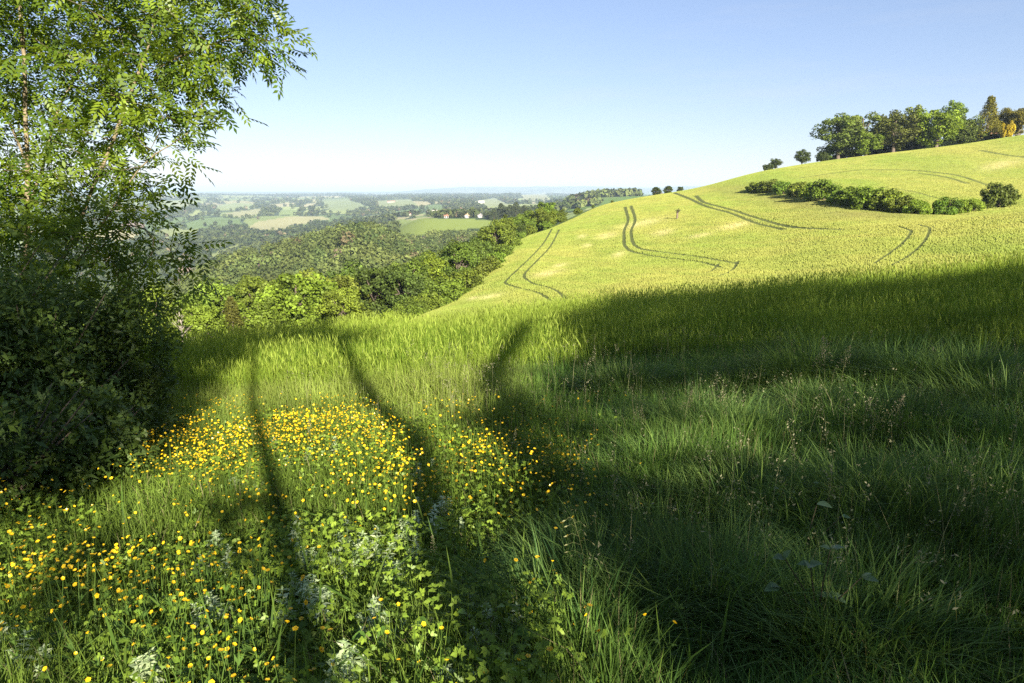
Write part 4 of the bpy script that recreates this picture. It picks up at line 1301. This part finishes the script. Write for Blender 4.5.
# bushes of the thicket in the field
GB = 'bushes in the hollow of the field'
BU = [(757, 190, 184, 1.6, 'leftmost low bush of the field thicket'), (770, 192, 182, 1.5, 'second low bush from the left of the field thicket'), (783, 194, 179, 1.3, 'tallest bush in the left part of the field thicket'), (797, 196, 181, 1.4, 'bush right of the tallest left bush'),
      (811, 197, 187, 1.5, 'low bush in the left gap of the thicket'), (824, 200, 181, 1.3, 'dense dark bush left of the middle gap'), (840, 203, 188, 1.5, 'low bush in the middle gap'), (855, 206, 186, 1.5, 'bush right of the middle gap'), (869, 209, 186, 1.4, 'tall loose bush in the middle of the thicket'),
      (884, 211, 190, 1.6, 'broad green bush past the middle of the thicket'), (900, 213, 194, 1.5, 'rounded bush in the right half'), (918, 215, 199, 1.6, 'flattening bush before the thinnest gap'), (945, 215, 199, 1.4, 'dark bush left of the isolated round one'), (958, 213, 197, 1.4, 'dark bush next to the dark one'), (974, 211, 198, 1.5, 'low bush at the foot of the isolated round one')]
for px, br, tr, wd, lab in BU:
    p = hit(px, br, 0, 60); r = math.hypot(p[0], p[1])
    by_px('bush', px, br + 1, tr - 3 + RNG.uniform(-3, 3.5), min(max(r, 112), 165), jit((1.65, 1.7, .95), .25), lab, GB, 'bush', None, wd * (.9 if px < 880 else .72))
p = hit(998, 207, 0, 95); r = math.hypot(p[0], p[1])
by_px('bush', 998, 210, 179, min(max(r, 108), 150), (1.0, .95, .75), 'isolated round dark bush at the right end of the field thicket', GB, 'bush', 'bush', .95)

# the wood on the slope left of the field: trees one can tell apart
GW = 'trees of the wood below the meadow'
SPECIAL = [
  ('dead', 184, 352, 304, 62, (1, 1, 1), 'pale bare dead tree at the left of the wood', 'dead tree'),
  ('conifer', 235, 350, 296, 66, (.95, .72, .6), 'dark brownish conifer at the near edge of the wood', 'conifer'),
  ('round', 300, 345, 262, 70, (1.65, 1.75, .9), 'big bright yellow green tree in the front of the wood', 'tree'),
  ('round', 205, 352, 300, 64, (1.55, 1.6, .95), 'bright low tree between the dead tree and the dark conifer', 'tree'),
  ('round', 262, 348, 290, 68, (1.5, 1.6, .95), 'yellow green tree between the dark conifer and the big bright tree', 'tree'),
  ('spread', 335, 340, 262, 80, (1.5, 1.4, .9), 'wide olive tree behind the big bright tree', 'tree'),
  ('round', 345, 335, 285, 66, (1.7, 1.7, .9), 'bright round tree right of the big bright one', 'tree'),
  ('round', 378, 330, 262, 78, (.8, .85, .75), 'dark green round tree in the middle of the wood edge', 'tree'),
  ('round', 405, 322, 265, 76, (.75, .82, .75), 'dark tree at the lowest corner of the barley slope', 'tree'),
  ('bush', 392, 324, 310, 60, (1.9, 1.9, .9), 'low bright bush at the meadow crest beside the wood', 'bush'),
  ('bush', 412, 318, 304, 62, (1.3, 1.4, .8), 'green bush at the tip of the barley slope', 'bush'),
  ('bush', 372, 328, 316, 58, (2.0, 1.9, .9), 'small bright bush at the meadow crest, left of the low one', 'bush'),
  ('round', 414, 308, 258, 84, (1.1, 1.2, .8), 'round green tree above the barley corner', 'tree'),
  ('round', 434, 300, 252, 92, (1.7, 1.75, .8), 'bright green tree half way up the barley edge', 'tree'),
  ('round', 456, 288, 240, 102, (1.1, 1.15, .8), 'mid green tree at the barley edge above the bright one', 'tree'),
  ('round', 476, 275, 236, 112, (.9, 1.0, .8), 'dark green tree at the upper barley edge', 'tree'),
  ('round', 498, 258, 226, 128, (.85, .95, .8), 'dark tree where the barley edge bends', 'tree'),
  ('round', 520, 244, 222, 148, (.8, .9, .8), 'low dark tree at the end of the barley edge', 'tree'),
  ('spread', 543, 236, 205, 165, (1.35, 1.3, .7), 'olive green spreading tree beyond the barley top edge', 'tree'),
  ('round', 560, 230, 207, 178, (1.3, 1.3, .7), 'olive round tree right of the spreading one beyond the barley', 'tree'),
  ('round', 577, 222, 207, 190, (1.2, 1.1, .7), 'small brownish tree at the hedge beyond the barley', 'tree'),
  ('round', 593, 216, 204, 200, (1.0, 1.0, .8), 'small dark tree further along the hedge beyond the barley', 'tree'),
  ('round', 612, 209, 200, 212, (1.3, 1.15, .7), 'last small tree where the hedge meets the barley crest', 'tree'),
]
for k, px, br, tr, r, tint, lab, cat in SPECIAL:
    by_px(k, px, br, tr, r, tint, lab, GW, cat, None, 1.15 if k in ('round', 'spread', 'bush') else .9)

EB = [(418, 316, 300, 62, 'bush at the lowest barley corner'), (428, 311, 297, 64, 'second bush up from the lowest barley corner'), (440, 305, 288, 70, 'bright bush under the dark barley corner tree'), (452, 297, 281, 75, 'bush below the half way bright tree'),
      (463, 290, 272, 82, 'bush at the barley edge under the mid green tree'), (474, 282, 266, 87, 'rounded bush half way along the barley edge'), (483, 274, 257, 94, 'bush under the dark upper edge tree'), (491, 267, 251, 100, 'small bush above the half way bushes of the barley edge'),
      (499, 260, 246, 107, 'bush just below the bend of the barley edge'), (507, 253, 239, 116, 'bush at the bend of the barley edge'), (515, 246, 233, 126, 'bush just past the bend of the barley edge'), (524, 241, 229, 140, 'small bush near the top end of the barley edge'),
      (535, 236, 224, 150, 'bush at the top end of the barley edge'), (552, 229, 219, 162, 'hedge bush beyond the barley, at its left end'), (568, 223, 214, 172, 'hedge bush beyond the barley under the brownish tree'), (584, 216, 208, 184, 'hedge bush beyond the barley between two small trees')]
for px, br, tr, r, lab in EB:
    by_px('bush', px - np.interp(px, [418, 520], [18, 6]), br, tr, r + 1, jit((1.3, 1.35, .8), .15), lab, 'bushes along the barley edge', 'bush', None, 1.2)

def scatter(n, r0, r1, a0, a1, mind, test):
    out = []
    cell = {}
    for _ in range(n):
        r = math.sqrt(RNG.uniform(r0 ** 2, r1 ** 2)); a = RNG.uniform(a0, a1)
        x, y = r * math.sin(a), r * math.cos(a)
        if not test(x, y, r): continue
        k = (int(x // mind), int(y // mind))
        if any((x - q[0]) ** 2 + (y - q[1]) ** 2 < mind ** 2 for i in (-1, 0, 1) for j in (-1, 0, 1) for q in cell.get((k[0] + i, k[1] + j), ())): continue
        cell.setdefault(k, []).append((x, y)); out.append((x, y, r))
    return out

def wood_test(x, y, r):
    px, py = px_of(np.array([x]), np.array([y]))
    return -80 < px[0] < float(edge_px(r)) - 4 and r > 58
tops = lambda px, r: 0
wood = scatter(4000, 60, 230, math.radians(-40), math.radians(3), 6.2, wood_test)
KIN = [('yellow green broadleaf tree inside the wood below the meadow', (1.42, 1.5, .95), 'yellow green trees inside the wood'),
       ('mid green broadleaf tree inside the wood below the meadow', (1.4, 1.4, .85), 'mid green trees inside the wood'),
       ('dark green broadleaf tree inside the wood below the meadow', (.95, 1.02, .8), 'dark green trees inside the wood')]
SP = [(s[1], s[4]) for s in SPECIAL]
nw = 0
for x, y, r in wood:
    px, py = px_of(np.array([x]), np.array([y])); px = px[0]
    if r < 95 and any(abs(px - a) < 16 and abs(r - b) < 9 for a, b in SP): continue
    bright = float(fbm(x / 18, y / 18, 19, 2)) + .25 * (1 - sstep(70, 150, r)) * (px < 340)
    i = 0 if bright > .58 else (1 if bright > .42 else 2)
    lab, t, gr = KIN[i]
    hgt = RNG.uniform(6.5, 10.0) * (0.75 if px > 440 else 1.0)
    if r < 72: hgt *= .8
    plant(['round', 'spread', 'tall', 'round'][int(RNG.integers(0, 4))], (x, y, float(height(x, y))), hgt, jit(t), lab, 'tree', gr, None, RNG.uniform(1.05, 1.3)); nw += 1
print('wood trees', nw)

# ------------------------------------------------------------------ far woods and hedges (stuff), far conifers, farmhouses
def far_clumps(name, pts, R, nq, label, cat, tone_k=1.0):
    g = Geo()
    pts = np.asarray(pts); n = len(pts)
    R = np.asarray(R)
    z = height(pts[:, 0], pts[:, 1])
    c = np.repeat(np.stack([pts[:, 0], pts[:, 1], z + R * .75], -1), nq, 0); RR_ = np.repeat(R, nq)
    d = rand_dir(n * nq); d[:, 2] = d[:, 2] * .9 + .25
    p = c + d * (RR_ * RNG.uniform(.6, 1.05, n * nq))[:, None] * np.array([1, 1, 1.15])
    nr = unit(d + RNG.normal(0, .45, d.shape)); ax = unit(np.cross(nr, rand_dir(len(d))))
    s = RR_ * RNG.uniform(.55, 1.0, len(d)) * (1.9 / math.sqrt(nq / 12)) * (.74 if nq > 100 else 1.0)
    tone = fbm(pts[:, 0] / 70, pts[:, 1] / 70, 88, 3)
    u = np.clip(RNG.random(n) * .55 + tone * .6 - .1, 0, 1)[:, None]
    col = np.array([.050, .082, .024]) * (1 - u) + np.array([.150, .170, .045]) * u
    col = col * tone_k
    br = RNG.random(n) < .03
    col[br] = np.array([.15, .12, .06])
    kites(g, p - ax * (s * .5)[:, None], ax, nr, s, s * .85, np.repeat(col * RNG.uniform(.75, 1.3, (n, 1)), nq, 0) * RNG.uniform(.9, 1.1, (n * nq, 1)), .1, .5)
    o = link(name, g.mesh(name, M_FAR)); tag(o, label, cat, kind='stuff')

def far_points():
    # wooded hill across the valley
    def t1(x, y, r):
        px, py = px_of(np.array([x]), np.array([y])); px, py = px[0], py[0]
        if px > 545: return False
        return not bool(is_open(np.array([px]), np.array([py]), r)[0]) and not (px > 395 and r > 560)
    a = scatter(16000, 225, 620, math.radians(-40), math.radians(4), 5.6, t1)
    a = np.array(a)
    far_clumps('hillside_wood', a[:, :2], RNG.uniform(2.9, 4.6, len(a)), 130, 'mixed green wood covering the hill across the valley', 'wood')
    # woods of the farther valley sides
    n = 90000
    x, y, r = sector(n, 620, 9000, -40, 16, p=.35)
    px, py = px_of(x, y)
    kk, bd = far_cells(np.arctan2(x, y), np.log(r))
    woodm = (s_k[kk] >= FOREST_K) | ((r < 1500) & (fbm(x / 260, y / 260, 14, 3) < .66) & (px < 395)) | ((r < 1150) & (px < 395))
    hedge = (bd < .07) & ~woodm
    sing = RNG.random(n) < .012
    op = is_open(px, py, r) | ((px > 395) & (r < 790)) | ((px > 535) & (r < 1085))
    keep = (woodm & ~op & (RNG.random(n) < .55)) | (hedge & ~op & (RNG.random(n) < .30)) | (sing & ~op)
    # hedge along the top of the green field, dark row of trees
    x, y, r = x[keep], y[keep], r[keep]
    far_clumps('valley_wood', np.stack([x, y], -1), RNG.uniform(3.0, 5.2, len(x)) * np.clip(r / 1500, 1, 2.2) ** .5, 22, 'woods and hedges on the distant hills', 'wood', .62)
    pts = []
    for px in np.arange(566, 640, 1.0):
        for _ in range(3):
            q = at(px + RNG.uniform(-.6, .6), 1130 + RNG.uniform(-25, 25) , 200); pts.append(q[:2])
    for px in np.arange(520, 600, 1.6):
        q = at(px, 900 + RNG.uniform(-20, 20), 205); pts.append(q[:2])
    pts = np.array(pts)
    far_clumps('hedgerow', pts, RNG.uniform(3.0, 6.5, len(pts)), 20, 'dark tree row along the top of the far green field', 'hedgerow')
far_points()
GC = 'dark conifers by the farm'
for px, tr, r, k, lab in ((494, 208, 700, 'conifer', 'leftmost dark conifer by the far farm'), (501, 203, 705, 'conifer', 'pointed dark conifer by the far farm'), (509, 203, 700, 'round', 'dark round tree in the farm clump'), (516, 202, 695, 'conifer', 'tallest dark conifer of the farm clump'), (524, 205, 700, 'round', 'reddish dark tree at the right of the farm clump'), (487, 211, 720, 'round', 'dark tree left of the farm conifers'), (462, 211, 760, 'round', 'small round tree left of the white farmhouses')):
    by_px(k, px, 219, tr, r, (.65, .62, .75), lab, GC, 'conifer' if k == 'conifer' else 'tree', None, 1.5)

def house(px, row, r, w, d, h, wall, roof, rz, label, grp=None):
    p = at(px, r, row)
    o = empty('farmhouse', p, rz); tag(o, label, 'house', grp); w, d, h = (w * .5, d * .5, h * .55) if r < 800 else (w, d, h)
    g = Geo(); box(g, (0, 0, h / 2 - .5), (w, d, h + 1), wall)
    v = np.array([[-w / 2, -d / 2, h], [-w / 2, d / 2, h], [-w / 2, 0, h + d * .30], [w / 2, -d / 2, h], [w / 2, d / 2, h], [w / 2, 0, h + d * .30]])
    g.add(v, [np.array([[0, 2, 1], [3, 4, 5]])], wall)
    wl = link('wall', g.mesh('house_wall', M_WALL), o)
    g = Geo(); e = .5; rh = d * .30
    v = np.array([[-w / 2 - e, -d / 2 - e, h - .2], [w / 2 + e, -d / 2 - e, h - .2], [w / 2 + e, 0, h + rh + .15], [-w / 2 - e, 0, h + rh + .15], [-w / 2 - e, d / 2 + e, h - .2], [w / 2 + e, d / 2 + e, h - .2]])
    v2 = v + np.array([0, 0, .25])
    g.add(np.concatenate([v, v2]), [np.array([[0, 1, 2, 3], [3, 2, 5, 4], [6, 9, 8, 7], [9, 10, 11, 8], [0, 6, 7, 1], [4, 5, 11, 10], [0, 3, 9, 6], [3, 4, 10, 9], [1, 7, 8, 2], [2, 8, 11, 5]])], roof)
    rf = link('roof', g.mesh('house_roof', M_WALL), o)
    g = Geo(); box(g, (w * .25, 0, h + rh + .5), (.8, .8, 1.6), roof); link('chimney', g.mesh('chimney', M_WALL), rf)
    for k in range(max(2, int(w / 4))):
        g = Geo(); box(g, (-w / 2 + (k + .5) * w / max(2, int(w / 4)), -d / 2 - .03, h * .5), (1.2, .12, 1.5), (.05, .05, .06)); link('window', g.mesh('window', M_WALL), o)
WH, CR, TILE, SLATE = (.48, .45, .40), (.46, .41, .33), (.30, .15, .09), (.3, .27, .25)
GH = 'farmhouses in the far valley'
house(446, 217, 740, 9, 7, 4.0, WH, TILE, .3, 'small pale house at the left of the meadow farm', GH)
house(467, 217, 740, 9, 8, 4.5, WH, (.55, .33, .2), 1.2, 'white gabled farmhouse in the middle of the meadow farm', GH)
house(480, 217, 745, 10, 8, 4.5, WH, SLATE, 1.0, 'white farmhouse with a grey roof beside the dark conifers', GH)
house(432, 207, 1700, 26, 9, 5, WH, CR, .0, 'long white farm building on the far slope', GH)
house(459, 205, 1750, 14, 10, 6, WH, TILE, .5, 'white house right of the long farm building', GH)
house(618, 194, 1125, 12, 9, 7, WH, TILE, .9, 'white house with a red roof in the dark tree row', GH)
house(391, 197, 3000, 34, 14, 8, CR, TILE, .1, 'pale farm with red roofs on the far crest', GH)
house(481, 199, 2600, 24, 12, 7, WH, CR, .2, 'pale farm on the distant hill above the conifers', GH)
house(408, 211, 1400, 12, 8, 4, CR, TILE, .2, 'small tan barn left of the long white building', GH)
house(988, 135, 262, 9, 7, 3.2, (.75, .66, .58), TILE, .1, 'pale house glimpsed under the ridge conifer', None)

# lane, bank and hedge on the ridge
def ridge_strip():
    pts = []
    for px, off in ((870, 3), (900, 3), (930, 3), (960, 3), (985, 3), (1010, 2), (1040, 2)):
        r = float(np.interp(px, RIDGE[0], RIDGE[1])) + 1.0
        pts.append((px, r))
    # clipped hedge under the trees
    g = Geo(); P = []
    for px in np.arange(866, 1001, .9):
        r = float(np.interp(px, RIDGE[0], RIDGE[1])) + 3.0
        P.append(at(px, r, 145))
    P = np.array(P); n = 70
    c = np.repeat(P, n, 0); k = len(c)
    p = c + np.stack([RNG.uniform(-.35, .35, k), RNG.uniform(-.5, .5, k), RNG.uniform(.0, 1.35, k)], -1)
    kites(g, p, rand_dir(k), rand_dir(k), RNG.uniform(.2, .35, k), RNG.uniform(.15, .25, k), np.array([.030, .045, .016]) * RNG.uniform(.7, 1.3, (k, 1)))
    o = link('hedge', g.mesh('ridge_hedge', M_FAR)); tag(o, 'dark clipped hedge running under the ridge trees', 'hedge')
    g = Geo(); L, Rr = [], []
    for px in np.arange(860, 1060, 4.0):
        r = float(np.interp(px, RIDGE[0], RIDGE[1]))
        a, b = at(px, r + (6 if px < 1000 else 1.2), 140), at(px, r + (9 if px < 1000 else 4.5), 140)
        a[2] += .35; b[2] += .45; L.append(a); Rr.append(b)
    v = np.array(L + Rr); n = len(L); i = np.arange(n - 1)
    g.add(v, [np.stack([i, i + 1, n + i + 1, n + i], -1)], (.45, .38, .30))
    o = link('lane', g.mesh('lane', M_GROUND)); tag(o, 'pale lane along the ridge', 'lane', kind='structure')
ridge_strip()

# weathered post in the field
def post():
    b = hit(677, 219, 0, 60)
    o = empty('field_post', b); tag(o, 'small dark weathered stump standing alone in the barley', 'stump')
    g = Geo(); tube(g, [[0, 0, -.2], [.03, 0, .6], [.0, .05, 1.25], [.02, .05, 1.45]], [.22, .16, .15, .05], (.16, .12, .09), 8)
    tube(g, [[.02, 0, .9], [.35, 0, 1.25]], [.07, .03], (.16, .12, .09), 6)
    link('trunk', g.mesh('stump', M_BARK, True), o)
    g = Geo(); k = 160
    p = rand_dir(k) * RNG.uniform(.1, .45, (k, 1)) + np.array([.1, 0, 1.5])
    kites(g, p, rand_dir(k), rand_dir(k), RNG.uniform(.1, .2, k), RNG.uniform(.07, .12, k), (.05, .045, .03))
    link('crown', g.mesh('stump_leaves', M_BUSH), o)
post()

# ------------------------------------------------------------------ air
def haze():
    g = Geo(); R = 46000.0
    box(g, (0, 0, 0), (2 * R, 2 * R, 2), (1, 1, 1))
    v = g.v[0]; zmin = float(TZ.min()) - 1.0
    v[:4, 2] = zmin; v[4:, 2] = max(float(TZ.max()) + 4, 48.0)
    m, nt = new_mat('haze'); out = nt.nodes.new('ShaderNodeOutputMaterial')
    pv = nt.nodes.new('ShaderNodeVolumePrincipled'); pv.inputs['Color'].default_value = (.66, .83, 1.0, 1); pv.inputs['Density'].default_value = 1.15e-4
    pv.inputs['Anisotropy'].default_value = 0.0
    nt.links.new(pv.outputs[0], out.inputs['Volume'])
    o = link('haze', g.mesh('haze', m)); tag(o, 'pale blue summer haze over the valley', 'haze', kind='stuff')
    print('haze z', zmin, v[4, 2])
haze()

# ------------------------------------------------------------------ light, sky, camera
w = bpy.data.worlds.new('World'); scene.world = w; w.use_nodes = True
nt = w.node_tree; nt.nodes.clear()
out = nt.nodes.new('ShaderNodeOutputWorld'); bg = nt.nodes.new('ShaderNodeBackground'); sky = nt.nodes.new('ShaderNodeTexSky')
sky.sky_type = 'NISHITA'; sky.sun_disc = False; sky.sun_elevation = SUN_EL; sky.sun_rotation = math.pi - SUN_AZ
sky.air_density = 1.0; sky.dust_density = 0.3; sky.ozone_density = 3.0; sky.altitude = 300
bg.inputs['Strength'].default_value = 0.08
sm = nt.nodes.new('ShaderNodeVectorMath'); sm.operation = 'MULTIPLY'; sm.inputs[1].default_value = (.98, .95, 1.08)
gm = nt.nodes.new('ShaderNodeGamma'); gm.inputs['Gamma'].default_value = .72
nt.links.new(sky.outputs[0], gm.inputs['Color']); nt.links.new(gm.outputs[0], sm.inputs[0]); # faint high cloud
tc = nt.nodes.new('ShaderNodeTexCoord'); mp = nt.nodes.new('ShaderNodeMapping'); mp.inputs['Scale'].default_value = (1.6, 1.6, 13.0); mp.inputs['Rotation'].default_value = (.10, .16, 0)
cn = nt.nodes.new('ShaderNodeTexNoise'); cn.inputs['Scale'].default_value = 1.7; cn.inputs['Detail'].default_value = 7; cn.inputs['Roughness'].default_value = .6
cr = nt.nodes.new('ShaderNodeMapRange'); cr.inputs[1].default_value = .52; cr.inputs[2].default_value = .78; cr.inputs[4].default_value = .22
cm = nt.nodes.new('ShaderNodeMix'); cm.data_type = 'RGBA'; cm.inputs[7].default_value = (3.4, 3.45, 3.6, 1)
nt.links.new(tc.outputs['Generated'], mp.inputs['Vector']); nt.links.new(mp.outputs[0], cn.inputs['Vector']); nt.links.new(cn.outputs[0], cr.inputs[0])
nt.links.new(cr.outputs[0], cm.inputs[0]); nt.links.new(sm.outputs[0], cm.inputs[6]); nt.links.new(cm.outputs[2], bg.inputs['Color']); nt.links.new(bg.outputs[0], out.inputs['Surface'])
w.cycles.sampling_method = 'AUTOMATIC'

sl = bpy.data.lights.new('sun', 'SUN'); sl.energy = 5.0; sl.angle = math.radians(.5); sl.color = (1.0, .93, .80)
so = bpy.data.objects.new('sun', sl); COL.objects.link(so)
so.rotation_euler = Vector(LDIR).to_track_quat('-Z', 'Y').to_euler()

cam = bpy.data.cameras.new('camera'); cam.lens = F / W * 36.0; cam.sensor_width = 36; cam.clip_end = 120000; cam.clip_start = .05
co = bpy.data.objects.new('camera', cam); COL.objects.link(co)
co.location = (0, 0, EYE); co.rotation_euler = (math.pi / 2 - TH, 0, 0)
scene.camera = co

scene.view_settings.view_transform = 'Standard'; scene.view_settings.look = 'None'
scene.view_settings.exposure = 1.62; scene.view_settings.gamma = 1.0
scene.render.engine = 'CYCLES'
cy = scene.cycles
cy.use_denoising = False; cy.use_adaptive_sampling = False; cy.denoiser = 'OPENIMAGEDENOISE'
cy.max_bounces = 6; cy.diffuse_bounces = 3; cy.glossy_bounces = 2; cy.transmission_bounces = 3; cy.volume_bounces = 0; cy.transparent_max_bounces = 4
cy.caustics_reflective = False; cy.caustics_refractive = False
